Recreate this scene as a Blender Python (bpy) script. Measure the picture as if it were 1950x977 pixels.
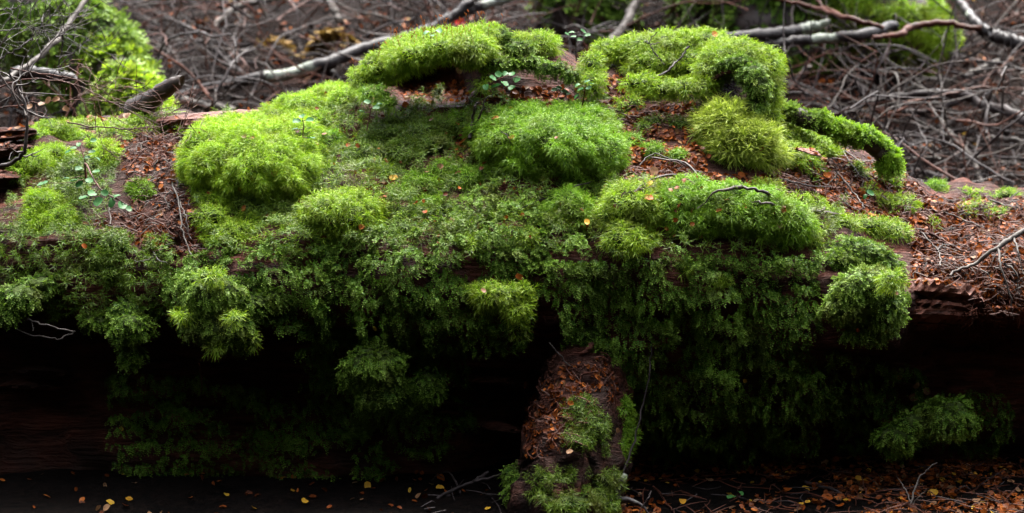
import bpy, math, random
import numpy as np
from mathutils import Vector
from mathutils.bvhtree import BVHTree

for o in list(bpy.data.objects):
    bpy.data.objects.remove(o, do_unlink=True)
scene = bpy.context.scene
COL = scene.collection
random.seed(7)
R = np.random.default_rng(11)

# ------------------------------------------------------------------ camera
PITCH = math.radians(13.0); DIST = 5.0; AIM_Z = 0.42
CP, SP = math.cos(PITCH), math.sin(PITCH)
CAM = np.array([0.0, -DIST * CP, AIM_Z + DIST * SP])
FWD = np.array([0, CP, -SP]); UPV = np.array([0, SP, CP]); RIGHT = np.array([1.0, 0, 0])
cd = bpy.data.cameras.new('camera'); co = bpy.data.objects.new('camera', cd); COL.objects.link(co)
co.location = CAM; co.rotation_euler = (math.radians(90) - PITCH, 0, 0)
cd.sensor_width = 36; cd.lens = 36 * DIST / 1.95
cd.clip_start = 0.1; cd.clip_end = 500
cd.dof.use_dof = True; cd.dof.focus_distance = 5.08; cd.dof.aperture_fstop = 4.2
scene.camera = co

# ------------------------------------------------------------------ light
SUN_EL, SUN_AZ = 62.0, 10.0       # azimuth: degrees from +Y towards +X (light from behind the log)
w = bpy.data.worlds.new('World'); scene.world = w; w.use_nodes = True
nt = w.node_tree; bgn = nt.nodes['Background']
sky = nt.nodes.new('ShaderNodeTexSky'); sky.sky_type = 'NISHITA'; sky.sun_disc = False
sky.sun_elevation = math.radians(SUN_EL); sky.sun_rotation = math.radians(SUN_AZ)
sky.air_density = 1.0; sky.dust_density = 4.0; sky.ozone_density = 0.6
hs = nt.nodes.new('ShaderNodeHueSaturation'); hs.inputs['Saturation'].default_value = .35   # overcast: greyed sky
nt.links.new(sky.outputs[0], hs.inputs['Color']); nt.links.new(hs.outputs[0], bgn.inputs[0]); bgn.inputs[1].default_value = 0.15
sl = bpy.data.lights.new('sun', 'SUN'); so = bpy.data.objects.new('sun', sl); COL.objects.link(so)
sl.energy = 1.5; sl.angle = math.radians(36); sl.color = (1.0, 0.97, 0.9)
_e, _a = math.radians(SUN_EL), math.radians(SUN_AZ)
sd = Vector((math.sin(_a) * math.cos(_e), math.cos(_a) * math.cos(_e), math.sin(_e)))
so.rotation_euler = sd.to_track_quat('Z', 'Y').to_euler(); so.location = (0, 0, 12)
vs = scene.view_settings
vs.view_transform = 'Standard'; vs.look = 'None'; vs.gamma = 1.0; vs.use_curve_mapping = False
vs.exposure = 3.68
scene.render.engine = 'CYCLES'

# ------------------------------------------------------------------ pixel helpers (photograph 1950 x 977)
def ray(u, v):
    d = RIGHT * ((u - 975) * .001) + UPV * ((488.5 - v) * .001) + FWD * DIST
    return d / np.linalg.norm(d)
def at_y(u, v, Y):
    d = ray(u, v); return CAM + d * ((Y - CAM[1]) / d[1])
def depth_of(P): return float(np.dot(np.asarray(P) - CAM, FWD))
def mm(px, P): return px * .001 * depth_of(P) / DIST
def project(P):
    q = np.atleast_2d(P) - CAM; z = q @ FWD
    return np.stack([975 + q @ RIGHT / z * DIST * 1000, 488.5 - q @ UPV / z * DIST * 1000], 1)
def in_poly(pt, poly):
    x, y = pt[:, 0], pt[:, 1]; ins = np.zeros(len(pt), bool); n = len(poly)
    for i in range(n):
        x1, y1 = poly[i]; x2, y2 = poly[(i + 1) % n]
        c = ((y1 > y) != (y2 > y)); 
        if y1 != y2: ins ^= c & (x < (x2 - x1) * (y - y1) / (y2 - y1) + x1)
    return ins
_ph = np.random.default_rng(3).uniform(0, 6.28, (64,)); _dr = np.random.default_rng(4).normal(0, 1, (64, 3))
_dr /= np.linalg.norm(_dr, axis=1)[:, None]
def fnoise(P, freq, seed=0, octv=3):
    P = np.atleast_2d(P); s = np.zeros(len(P)); a = 1.0; t = 0
    for o in range(octv):
        for k in range(5):
            i = (seed * 7 + o * 5 + k) % 64
            s += a * np.sin((P @ _dr[i]) * freq * (1 + .23 * k) * 6.283 + _ph[i] + 1.7 * np.sin((P @ _dr[(i + 9) % 64]) * freq * 3.1 + _ph[(i + 5) % 64]))
        t += a * 2.2; a *= .5; freq *= 2.1
    return s / t
def sstep(a, b, x):
    t = np.clip((x - a) / (b - a), 0, 1); return t * t * (3 - 2 * t)
def nrm(a): return a / np.maximum(np.linalg.norm(a, axis=-1, keepdims=True), 1e-9)

# ------------------------------------------------------------------ mesh / object helpers
def mesh_np(name, V, loops, sizes, smooth=False, attrs=None):
    me = bpy.data.meshes.new(name); V = np.asarray(V, np.float32)
    loops = np.asarray(loops, np.int32); sizes = np.asarray(sizes, np.int32)
    me.vertices.add(len(V)); me.vertices.foreach_set('co', V.ravel())
    me.loops.add(len(loops)); me.loops.foreach_set('vertex_index', loops)
    me.polygons.add(len(sizes)); st = np.concatenate([[0], np.cumsum(sizes)[:-1]]).astype(np.int32)
    me.polygons.foreach_set('loop_start', st); me.polygons.foreach_set('loop_total', sizes)
    me.polygons.foreach_set('use_smooth', np.full(len(sizes), smooth))
    me.update(calc_edges=True)
    for k, a in (attrs or {}).items():
        at = me.attributes.new(k, 'FLOAT', 'POINT'); at.data.foreach_set('value', np.asarray(a, np.float32))
    return me
class MB:
    """collects vertex / face blocks, all the same look, into one mesh"""
    def __init__(s): s.V = []; s.L = []; s.S = []; s.A = []; s.B = []; s.n = 0
    def add(s, V, loops, sizes, tint=None, tip=None):
        V = np.asarray(V, float); s.V.append(V); s.L.append(np.asarray(loops) + s.n); s.S.append(np.asarray(sizes))
        s.A.append(np.zeros(len(V)) if tint is None else np.broadcast_to(tint, (len(V),)))
        s.B.append(np.zeros(len(V)) if tip is None else np.broadcast_to(tip, (len(V),))); s.n += len(V)
    def mesh(s, name, smooth=False):
        return mesh_np(name, np.concatenate(s.V), np.concatenate(s.L), np.concatenate(s.S), smooth,
                       {'tint': np.concatenate(s.A), 'tip': np.concatenate(s.B)})
    def build(s, name, mat, parent=None, smooth=False): return obj(name, s.mesh(name, smooth), mat, parent)
def obj(name, me, mat, parent=None):
    if mat is not None:
        if len(me.materials) == 0: me.materials.append(mat)
    o = bpy.data.objects.new(name, me); COL.objects.link(o)
    if parent is not None: o.parent = parent
    return o
def empty(name, loc=(0, 0, 0)):
    o = bpy.data.objects.new(name, None); COL.objects.link(o); o.empty_display_size = .02; return o
def tag(o, label=None, cat=None, group=None, kind=None):
    for k, v in (('label', label), ('category', cat), ('group', group), ('kind', kind)):
        if v: o[k] = v
    return o
def grid_faces(nu, nv, wrap=False):
    i = np.arange(nu - 1)[:, None]; m = nv if wrap else nv - 1; j = np.arange(m)[None, :]; j2 = (j + 1) % nv
    q = np.stack([i * nv + j, (i + 1) * nv + j, (i + 1) * nv + j2, i * nv + j2], -1).reshape(-1, 4)
    return q.ravel(), np.full(len(q), 4)
def spline(pts, n):
    pts = np.asarray(pts, float)
    if len(pts) == 2: t = np.linspace(0, 1, n)[:, None]; return pts[0] * (1 - t) + pts[1] * t
    P = np.concatenate([[2 * pts[0] - pts[1]], pts, [2 * pts[-1] - pts[-2]]]); out = []
    for t in np.linspace(0, len(pts) - 1, n):
        i = min(int(t), len(pts) - 2); f = t - i; a, b, c, d = P[i:i + 4]
        out.append(.5 * (2 * b + (c - a) * f + (2 * a - 5 * b + 4 * c - d) * f * f + (3 * b - a - 3 * c + d) * f ** 3))
    return np.array(out)
def tube(mb, pts, rad, sides=6, n=None, wob=0., tint=None, lump=0.):
    """tapered tube through pts with one radius per point, closed ends"""
    pts = np.asarray(pts, float); rad = np.asarray(rad, float)
    n = n or max(4, 3 * len(pts)); Q = spline(np.c_[pts, rad], n); C, r = Q[:, :3].copy(), np.maximum(Q[:, 3], 1e-4)
    if wob: C += R.normal(0, 1, C.shape) * wob
    T = nrm(np.gradient(C, axis=0)); ref = np.array([.13, .31, .94]); 
    if abs(nrm(pts[-1] - pts[0]) @ nrm(ref)) > .9: ref = np.array([.9, .3, .1])
    A = nrm(np.cross(T, ref)); B = np.cross(T, A); th = np.linspace(0, 2 * math.pi, sides, endpoint=False)
    rr = r[:, None] * (1 + lump * R.normal(0, 1, (n, sides)))
    V = C[:, None] + rr[..., None] * (np.cos(th)[None, :, None] * A[:, None] + np.sin(th)[None, :, None] * B[:, None])
    V = V.reshape(-1, 3); L, S = grid_faces(n, sides, True)
    e = np.concatenate([np.arange(sides)[::-1], (n - 1) * sides + np.arange(sides)])
    mb.add(V, np.concatenate([L, e]), np.concatenate([S, [sides, sides]]), R.uniform() if tint is None else tint)

# ------------------------------------------------------------------ materials
def mat_new(name):
    m = bpy.data.materials.new(name); m.use_nodes = True; t = m.node_tree
    return m, t, t.nodes['Principled BSDF'], t.nodes['Material Output']
def nd(t, typ, **kw):
    n = t.nodes.new(typ)
    for k, v in kw.items(): setattr(n, k, v)
    return n
def ramp(t, fac, stops):
    r = nd(t, 'ShaderNodeValToRGB'); e = r.color_ramp.elements
    while len(e) < len(stops): e.new(.5)
    for i, (p, c) in enumerate(stops): e[i].position = p; e[i].color = (*c, 1)
    t.links.new(fac, r.inputs[0]); return r.outputs[0]
def noise(t, scale, vec=None, detail=6, rough=.6):
    n = nd(t, 'ShaderNodeTexNoise'); n.inputs['Scale'].default_value = scale; n.inputs['Detail'].default_value = detail
    n.inputs['Roughness'].default_value = rough
    if vec is None: vec = nd(t, 'ShaderNodeTexCoord').outputs['Object']
    t.links.new(vec, n.inputs['Vector']); return n.outputs['Fac']
def scaled(t, s):
    m = nd(t, 'ShaderNodeMapping'); m.inputs['Scale'].default_value = s
    t.links.new(nd(t, 'ShaderNodeTexCoord').outputs['Object'], m.inputs[0]); return m.outputs[0]
def bump(t, p, h, strength, dist):
    b = nd(t, 'ShaderNodeBump'); b.inputs['Strength'].default_value = strength; b.inputs['Distance'].default_value = dist
    t.links.new(h, b.inputs['Height']); t.links.new(b.outputs[0], p.inputs['Normal'])
def mixc(t, fac, a, b):
    m = nd(t, 'ShaderNodeMix'); m.data_type = 'RGBA'
    for s, v in ((0, fac), (6, a), (7, b)):
        if isinstance(v, (tuple, list)): m.inputs[s].default_value = (*v, 1)
        elif isinstance(v, float): m.inputs[s].default_value = v
        else: t.links.new(v, m.inputs[s])
    return m.outputs[2]
def moss_mat(name, deep, mid, tip, rough=.45, trans=.35, patch=None, spec=.22):
    """blade colour from tuft tint and position along the blade; olive/dead patches from noise"""
    m, t, p, out = mat_new(name)
    a = nd(t, 'ShaderNodeAttribute', attribute_name='tint'); b = nd(t, 'ShaderNodeAttribute', attribute_name='tip')
    c1 = mixc(t, a.outputs['Fac'], deep, mid); c = mixc(t, b.outputs['Fac'], c1, tip)
    if patch:
        f = noise(t, 14, None, 4); f2 = ramp(t, f, [(.52, (0, 0, 0)), (.72, (.75, .75, .75))])
        c = mixc(t, f2, c, patch)
    t.links.new(c, p.inputs['Base Color']); p.inputs['Roughness'].default_value = rough
    p.inputs['Specular IOR Level'].default_value = spec
    tr = nd(t, 'ShaderNodeBsdfTranslucent'); t.links.new(c, tr.inputs[0])
    ms = nd(t, 'ShaderNodeMixShader'); ms.inputs[0].default_value = trans
    t.links.new(p.outputs[0], ms.inputs[1]); t.links.new(tr.outputs[0], ms.inputs[2]); t.links.new(ms.outputs[0], out.inputs[0])
    return m
def simple_mat(name, stops, scale, rough=.6, bs=.6, bd=.004, vec=None, trans=0.):
    m, t, p, out = mat_new(name); v = scaled(t, vec) if vec else None
    f = noise(t, scale, v); c = ramp(t, f, stops); t.links.new(c, p.inputs['Base Color']); p.inputs['Roughness'].default_value = rough; p.inputs['Specular IOR Level'].default_value = .10
    if bs: bump(t, p, f, bs, bd)
    if trans:
        tr = nd(t, 'ShaderNodeBsdfTranslucent'); t.links.new(c, tr.inputs[0]); ms = nd(t, 'ShaderNodeMixShader'); ms.inputs[0].default_value = trans
        t.links.new(p.outputs[0], ms.inputs[1]); t.links.new(tr.outputs[0], ms.inputs[2]); t.links.new(ms.outputs[0], out.inputs[0])
    return m
M = {}
M['hair'] = moss_mat('moss bright hair', (.032, .104, .002), (.118, .240, .003), (.265, .375, .016), .5, .45, (.13, .135, .012))
M['spiky'] = moss_mat('moss pale spiky', (.060, .110, .004), (.150, .225, .010), (.300, .360, .050), .5, .45)
M['green'] = moss_mat('moss fresh green', (.018, .074, .002), (.074, .185, .004), (.190, .315, .014), .5, .40, (.09, .125, .010))
M['star'] = moss_mat('moss star', (.026, .080, .002), (.098, .195, .004), (.245, .335, .018), .5, .42, (.09, .095, .012))
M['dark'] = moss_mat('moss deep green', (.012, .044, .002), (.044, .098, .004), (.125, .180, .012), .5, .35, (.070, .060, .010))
M['liver'] = moss_mat('liverwort leaf', (.015, .046, .003), (.044, .094, .006), (.108, .168, .020), .5, .28, (.050, .056, .010), .07)
M['pale'] = moss_mat('liverwort pale leaf', (.022, .060, .004), (.060, .120, .009), (.130, .195, .026), .5, .30, (.075, .080, .014), .08)
M['body'] = simple_mat('moss cushion core', [(.3, (.012, .020, .004)), (.7, (.030, .045, .008))], 60, .9, .8, .006)
# rotten wood: long grain along X, wet
m, t, p, out = mat_new('rotten wood')
g = noise(t, 9, scaled(t, (.8, 5, 5)), 10, .65); g2 = noise(t, 34, scaled(t, (.35, 4, 4)), 6, .6); pt = noise(t, 5, None, 5)
c = ramp(t, g, [(.30, (.006, .003, .002)), (.48, (.040, .0135, .0085)), (.62, (.085, .026, .016)), (.78, (.110, .056, .042))])
c = mixc(t, ramp(t, pt, [(.45, (0, 0, 0)), (.65, (1, 1, 1))]), c, ramp(t, g2, [(.3, (.006, .004, .003)), (.7, (.040, .020, .0155))]))
t.links.new(c, p.inputs['Base Color']); p.inputs['Roughness'].default_value = .65; p.inputs['Specular IOR Level'].default_value = .07
mx = nd(t, 'ShaderNodeMath', operation='ADD'); t.links.new(g, mx.inputs[0]); t.links.new(g2, mx.inputs[1]); bump(t, p, mx.outputs[0], 1.0, .03)
M['wood'] = m
M['redwood'] = simple_mat('red rotten wood', [(.3, (.014, .005, .003)), (.5, (.055, .016, .009)), (.7, (.095, .040, .026))], 22, .6, .9, .008, (.5, 4, 4))
M['bark'] = simple_mat('dark wet bark', [(.3, (.012, .009, .008)), (.6, (.035, .026, .022)), (.8, (.075, .062, .055))], 40, .45, .7, .003)
M['twig'] = simple_mat('grey twig', [(.3, (.008, .0056, .0054)), (.6, (.026, .020, .0195)), (.85, (.080, .071, .069))], 18, .55, .5, .002)
M['redtwig'] = simple_mat('reddish twig', [(.3, (.014, .0045, .0025)), (.6, (.045, .0135, .0070)), (.85, (.085, .025, .011))], 25, .55, .5, .002)
M['pale_twig'] = simple_mat('pale lichened twig', [(.3, (.018, .014, .012)), (.6, (.058, .050, .044)), (.8, (.125, .118, .106))], 20, .6, .5, .002)
m, t, p, out = mat_new('lichened branch')
f1 = noise(t, 5.5, None, 3); f2 = noise(t, 45, None, 5)
c = mixc(t, ramp(t, f1, [(.57, (0, 0, 0)), (.61, (1, 1, 1))]), ramp(t, f2, [(.35, (.005, .004, .004)), (.7, (.030, .026, .026))]), ramp(t, f2, [(.3, (.075, .088, .070)), (.7, (.19, .205, .170))]))
t.links.new(c, p.inputs['Base Color']); p.inputs['Roughness'].default_value = .55; p.inputs['Specular IOR Level'].default_value = .15; bump(t, p, f2, .6, .004); M['lichen'] = m
def leaf_mat(name, c0, c1, rough=.45):
    m, t, p, out = mat_new(name); oi = nd(t, 'ShaderNodeObjectInfo'); a = nd(t, 'ShaderNodeAttribute', attribute_name='tint')
    ad = nd(t, 'ShaderNodeMath', operation='ADD'); t.links.new(oi.outputs['Random'], ad.inputs[0]); t.links.new(a.outputs['Fac'], ad.inputs[1])
    fr = nd(t, 'ShaderNodeMath', operation='FRACT'); t.links.new(ad.outputs[0], fr.inputs[0])
    c = mixc(t, fr.outputs[0], c0, c1); f = noise(t, 220, None, 3); c = mixc(t, ramp(t, f, [(.45, (0, 0, 0)), (.8, (.6, .6, .6))]), c, tuple(x * .45 for x in c0))
    t.links.new(c, p.inputs['Base Color']); p.inputs['Roughness'].default_value = rough; p.inputs['Specular IOR Level'].default_value = .07
    tr = nd(t, 'ShaderNodeBsdfTranslucent'); t.links.new(c, tr.inputs[0]); ms = nd(t, 'ShaderNodeMixShader'); ms.inputs[0].default_value = .2
    t.links.new(p.outputs[0], ms.inputs[1]); t.links.new(tr.outputs[0], ms.inputs[2]); t.links.new(ms.outputs[0], out.inputs[0]); return m
M['leaf_brown'] = leaf_mat('dead leaf brown', (.034, .008, .002), (.165, .042, .008))
M['leaf_orange'] = leaf_mat('dead leaf orange', (.15, .034, .005), (.26, .080, .014))
M['leaf_yellow'] = leaf_mat('dead leaf yellow', (.27, .13, .012), (.34, .21, .02))
M['leaf_tan'] = leaf_mat('dead leaf tan', (.085, .040, .017), (.18, .10, .052))
M['leaf_green'] = leaf_mat('living leaf green', (.014, .055, .012), (.034, .100, .028), .45)
M['fern'] = leaf_mat('withered fern', (.09, .050, .012), (.17, .11, .025), .7)
M['leaf_grey'] = leaf_mat('weathered leaf', (.006, .0034, .0028), (.030, .017, .0138), .7)
M['leaf_red'] = leaf_mat('red leaf', (.32, .012, .012), (.40, .02, .015))
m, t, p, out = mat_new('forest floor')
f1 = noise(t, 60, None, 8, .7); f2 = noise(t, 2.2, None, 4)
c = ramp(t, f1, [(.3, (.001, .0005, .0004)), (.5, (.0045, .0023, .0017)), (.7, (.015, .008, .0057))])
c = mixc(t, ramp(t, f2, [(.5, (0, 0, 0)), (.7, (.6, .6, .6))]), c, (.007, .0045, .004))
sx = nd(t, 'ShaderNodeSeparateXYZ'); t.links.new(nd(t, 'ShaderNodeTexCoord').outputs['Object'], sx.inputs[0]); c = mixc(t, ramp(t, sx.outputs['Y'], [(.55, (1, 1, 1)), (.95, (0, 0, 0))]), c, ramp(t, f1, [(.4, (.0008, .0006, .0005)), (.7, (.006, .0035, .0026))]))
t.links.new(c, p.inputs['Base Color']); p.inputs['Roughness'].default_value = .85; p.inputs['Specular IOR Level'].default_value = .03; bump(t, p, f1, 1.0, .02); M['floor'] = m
M['foliage'] = simple_mat('dark forest foliage', [(.3, (.012, .025, .008)), (.7, (.035, .060, .018))], 3, .6, 0)
M['canopy_bark'] = simple_mat('canopy trunk bark', [(.3, (.02, .016, .012)), (.7, (.06, .05, .04))], 6, .8, .8, .03)

# ------------------------------------------------------------------ ground
GZ = -.055
def gz(x, y):
    x = np.asarray(x, float); y = np.asarray(y, float)
    z = GZ + .25 * np.maximum(0, y - .7) + .12 * np.maximum(0, y - 5)
    z = z + 1.05 * np.maximum(0, -y - 6.2) * (1 - .5 * sstep(15, 30, -y)) + .75 * np.maximum(0, np.abs(x) - 5.0) * sstep(3.5, -2, y) * (1 - .6 * sstep(12, 30, np.abs(x)))  # unseen banks behind and beside the camera, raised to block low sky light
    b = np.stack([x.ravel(), y.ravel(), x.ravel() * 0], 1)
    k = .05 * sstep(.9, 1.8, y).ravel() + .008
    return z + (fnoise(b, .55, 2, 3) * k).reshape(x.shape) + (fnoise(b, 4.5, 5, 2) * (.006 + .010 * sstep(.9, 1.6, y).ravel())).reshape(x.shape)
def warp(n, inner, outer):
    t = np.linspace(-1, 1, n); return np.sign(t) * (inner * np.abs(t) + (outer - inner) * np.abs(t) ** 4)
gx = warp(181, 3.2, 40); gy = 1.0 + warp(201, 4.0, 40)
XX, YY = np.meshgrid(gx, gy, indexing='ij'); V = np.stack([XX, YY, gz(XX, YY)], -1).reshape(-1, 3); L, S = grid_faces(len(gx), len(gy))
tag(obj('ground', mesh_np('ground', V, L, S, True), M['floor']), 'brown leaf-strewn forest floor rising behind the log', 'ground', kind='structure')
def ground_hit(u, v, lift=0.):
    d = ray(u, v); t = np.linspace(4.0, 16, 1600); P = CAM + d * t[:, None]
    h = P[:, 2] - gz(P[:, 0], P[:, 1]) - lift; k = int(np.argmax(h < 0)) if (h < 0).any() else 900
    return P[k]

# ------------------------------------------------------------------ the log
LOG = tag(empty('fallen_log'), 'huge rotten fallen log overgrown with moss, bare red wood underneath', 'log')
# stations: photo x; crest (v, Y); upper (v, Y); shoulder (v, Y); belly (v, Y); lip (v, Y)
ST = [(-500, 265, .55, 340, .34, 430, .16, 520, .10, 600, .10),
      (-100, 265, .55, 340, .34, 430, .16, 530, .09, 610, .10),
      (100, 252, .55, 330, .34, 430, .15, 530, .09, 600, .10),
      (260, 228, .56, 320, .34, 430, .17, 540, .10, 620, .10),
      (420, 224, .55, 320, .33, 430, .14, 540, .05, 620, .06),
      (600, 208, .55, 310, .32, 430, .13, 530, .05, 620, .06),
      (720, 165, .53, 290, .32, 420, .14, 520, .05, 620, .06),
      (830, 118, .50, 235, .36, 400, .15, 520, .05, 620, .05),
      (960, 88, .52, 225, .36, 400, .15, 520, .05, 615, .06),
      (1060, 105, .55, 225, .36, 400, .15, 520, .05, 620, .06),
      (1120, 140, .56, 240, .36, 390, .15, 520, .06, 640, .07),
      (1200, 108, .60, 240, .36, 390, .14, 520, .05, 650, .06),
      (1330, 92, .60, 240, .36, 390, .13, 520, .04, 650, .06),
      (1440, 130, .58, 270, .36, 400, .13, 520, .04, 640, .06),
      (1500, 245, .56, 330, .36, 420, .14, 530, .04, 640, .05),
      (1600, 290, .56, 370, .34, 440, .16, 540, .03, 650, .04),
      (1700, 330, .57, 400, .34, 480, .16, 560, .03, 640, .05),
      (1790, 362, .57, 420, .36, 500, .15, 560, .07, 612, .09),
      (1900, 372, .58, 430, .36, 505, .15, 560, .08, 610, .10),
      (2100, 378, .58, 435, .36, 505, .15, 560, .08, 610, .10),
      (2500, 380, .58, 440, .36, 510, .15, 560, .08, 610, .10)]
STA = np.array(ST, float)
us = np.linspace(-480, 2480, 330)
k = np.searchsorted(STA[:, 0], us, side='right') - 1; k = np.clip(k, 0, len(STA) - 2)
f = (us - STA[k, 0]) / (STA[k + 1, 0] - STA[k, 0]); f = (f * f * (3 - 2 * f))[:, None] * .6 + f[:, None] * .4
PR = STA[k] * (1 - f) + STA[k + 1] * f
rows = []
for i, u in enumerate(us):
    c = PR[i]; pts = [at_y(u, c[1 + 2 * j], c[2 + 2 * j]) for j in range(5)]
    x0 = (u - 975) * .001; zt = pts[0][2]
    bw = float(sstep(1130, 1200, u) * (1 - sstep(1500, 1600, u))); rec = at_y(u, c[9] + 45, c[10] + .065 - .045 * bw); rec2 = at_y(u, 765, .165 - .07 * bw)
    prof = [np.array([pts[0][0], 1.02, -.15]), np.array([pts[0][0], 1.03, .35 * zt]), np.array([pts[0][0], .86, .86 * zt])] + pts + [rec, rec2, np.array([rec2[0], .22 - .09 * float(1 - sstep(820, 1010, u)), GZ + .02]), np.array([rec2[0], .23 - .10 * float(1 - sstep(820, 1010, u)), -.2])]
    rows.append(spline(np.array(prof), 96))
CORE = np.array(rows)
du = np.gradient(CORE, axis=0); dv = np.gradient(CORE, axis=1); N = nrm(np.cross(du, dv)); 
if N[150, 40, 1] > 0: N = -N
flat = CORE.reshape(-1, 3); st = flat * np.array([.25, 1, 1])
disp = fnoise(flat, 3.2, 1, 3) * .016 + fnoise(st, 9, 3, 3) * .010
CORE = CORE + N * disp.reshape(CORE.shape[:2])[..., None]
_uv = project(CORE.reshape(-1, 3)); _r = ((_uv[:, 0] - 825) / 92) ** 2 + ((_uv[:, 1] - 152) / 52) ** 2
_w = np.where(CORE.reshape(-1, 3)[:, 1] < .62, np.clip(1 - _r, 0, 1) ** .6, 0).reshape(CORE.shape[:2]); CORE[..., 1] += .26 * _w; CORE[..., 2] -= .05 * _w
nu, nv = CORE.shape[:2]; L, S = grid_faces(nu, nv)
V = CORE.reshape(-1, 3)
me = mesh_np('trunk', V, L, S, True)
q = L.reshape(-1, 4); a, b, c = V[q[:, 0]], V[q[:, 1]], V[q[:, 2]]
nn = np.cross(b - a, c - a)
if nn[(150) * (nv - 1) + 40][1] > 0: L = q[:, ::-1].ravel(); me = mesh_np('trunk', V, L, S, True)
obj('trunk', me, M['wood'], LOG)
core_bvh = BVHTree.FromPolygons([tuple(x) for x in V], [tuple(x) for x in L.reshape(-1, 4)])
ALLV = [V]; ALLF = [L.reshape(-1, 4)]; NV = [len(V)]
def reg(Vx, Fx):
    ALLV.append(np.asarray(Vx)); ALLF.append(np.asarray(Fx) + NV[0]); NV[0] += len(Vx)
def cast(bvh, u, v):
    h = bvh.ray_cast(Vector(CAM), Vector(ray(u, v)))
    return (np.array(h[0]), np.array(h[1])) if h[0] else (None, None)
def core_hit(u, v):
    p, n = cast(core_bvh, u, v)
    if p is None: p = at_y(u, v, .5); n = np.array([0, -.5, .8])
    if n @ FWD > 0: n = -n
    return p, n
def inside_core(P):
    out = np.zeros(len(P), bool)
    for i, p in enumerate(P):
        l, n, _, d = core_bvh.find_nearest(Vector(p))
        out[i] = (Vector(p) - l).dot(n) < -.002
    return out

# root buttress running down from the belly towards the viewer
mb = MB(); P = [at_y(1135, 600, .20), at_y(1128, 670, .13), at_y(1112, 760, .04), at_y(1092, 860, -.03), at_y(1078, 960, -.07), at_y(1070, 1040, -.09)]
tube(mb, P, [.06, .075, .090, .100, .110, .12], 18, 40, .005, lump=.055)
root_me = mb.mesh('root_buttress', True); obj('root_buttress', root_me, M['wood'], LOG)
_rv = mb.V[0]; reg(_rv, grid_faces(40, 18, True)[0].reshape(-1, 4))
root_bvh = BVHTree.FromPolygons([tuple(x) for x in _rv], [tuple(x) for x in grid_faces(40, 18, True)[0].reshape(-1, 4)])

# bare wood splinters and slabs: overlapping torn flakes, each its own piece
def flake(pts, wid, thick, mat='redwood', name='wood_splinter'):
    """torn slab along a path: lens cross-section, ragged ends, grain ridges"""
    P = spline(np.array(pts), 22); n = len(P); T = nrm(np.gradient(P, axis=0)); up = np.array([0, .25, 1.0]); sd_ = nrm(np.cross(T, up)); u2 = np.cross(sd_, T)
    s = np.sin(np.linspace(.05, math.pi - .05, n)) ** .35; rr = []
    for j, th in enumerate(np.linspace(0, 2 * math.pi, 14, endpoint=False)):
        k = 1 + .22 * R.normal(0, 1, 1) + .08 * R.normal(0, 1, n)
        rr.append(P + sd_ * (math.cos(th) * wid * s * k)[:, None] + u2 * (math.sin(th) * thick * s * k)[:, None])
    V = np.stack(rr, 1).reshape(-1, 3); L, S = grid_faces(n, 14, True); e = np.concatenate([np.arange(14)[::-1], (n - 1) * 14 + np.arange(14)])
    reg(V, L.reshape(-1, 4))
    return obj(name, mesh_np(name, V, np.concatenate([L, e]), np.concatenate([S, [14, 14]]), False), M[mat], LOG)
for (u0, v0, u1, v1, Y, wd, th) in [(1715, 552, 1870, 572, .085, .05, .020), (1700, 575, 1860, 592, .075, .05, .018), (1690, 600, 1850, 606, .085, .05, .016), (1720, 540, 1835, 556, .10, .05, .012),
        (1690, 622, 1800, 620, .10, .05, .014), (1850, 596, 2010, 604, .10, .05, .018)]:
    flake([at_y(u0, v0, Y + .01), at_y((u0 + u1) / 2, (v0 + v1) / 2 - 5, Y), at_y(u1, v1, Y + .015)], wd, th)
for (u0, v0, u1, v1, Y) in [(300, 232, 520, 216, .50), (350, 240, 470, 228, .47), (-90, 262, 70, 252, .44), (-90, 292, 62, 282, .37), (-90, 322, 40, 335, .31)]:
    flake([at_y(u0, v0, Y), at_y((u0 + u1) / 2, (v0 + v1) / 2 + 3, Y - .01), at_y(u1, v1, Y + .01)], .04, .014, 'redwood' if u0 > 0 else 'wood')
for (u0, v0, u1, v1, Y) in [(850, 690, 1010, 700, .11), (880, 720, 1000, 735, .12), (930, 800, 990, 840, .10), (20, 712, 140, 722, .13), (0, 735, 130, 742, .14), (520, 745, 600, 750, .14), (820, 770, 880, 790, .13), (1560, 690, 1700, 700, .12), (1600, 720, 1760, 735, .13), (250, 700, 400, 712, .14),
        (1000, 660, 1110, 655, .16), (960, 640, 1080, 668, .17)]:
    flake([at_y(u0, v0, Y + .045), at_y((u0 + u1) / 2, (v0 + v1) / 2 - 6, Y + .02), at_y(u1, v1, Y + .045)], .035, .012, 'wood')
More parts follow.
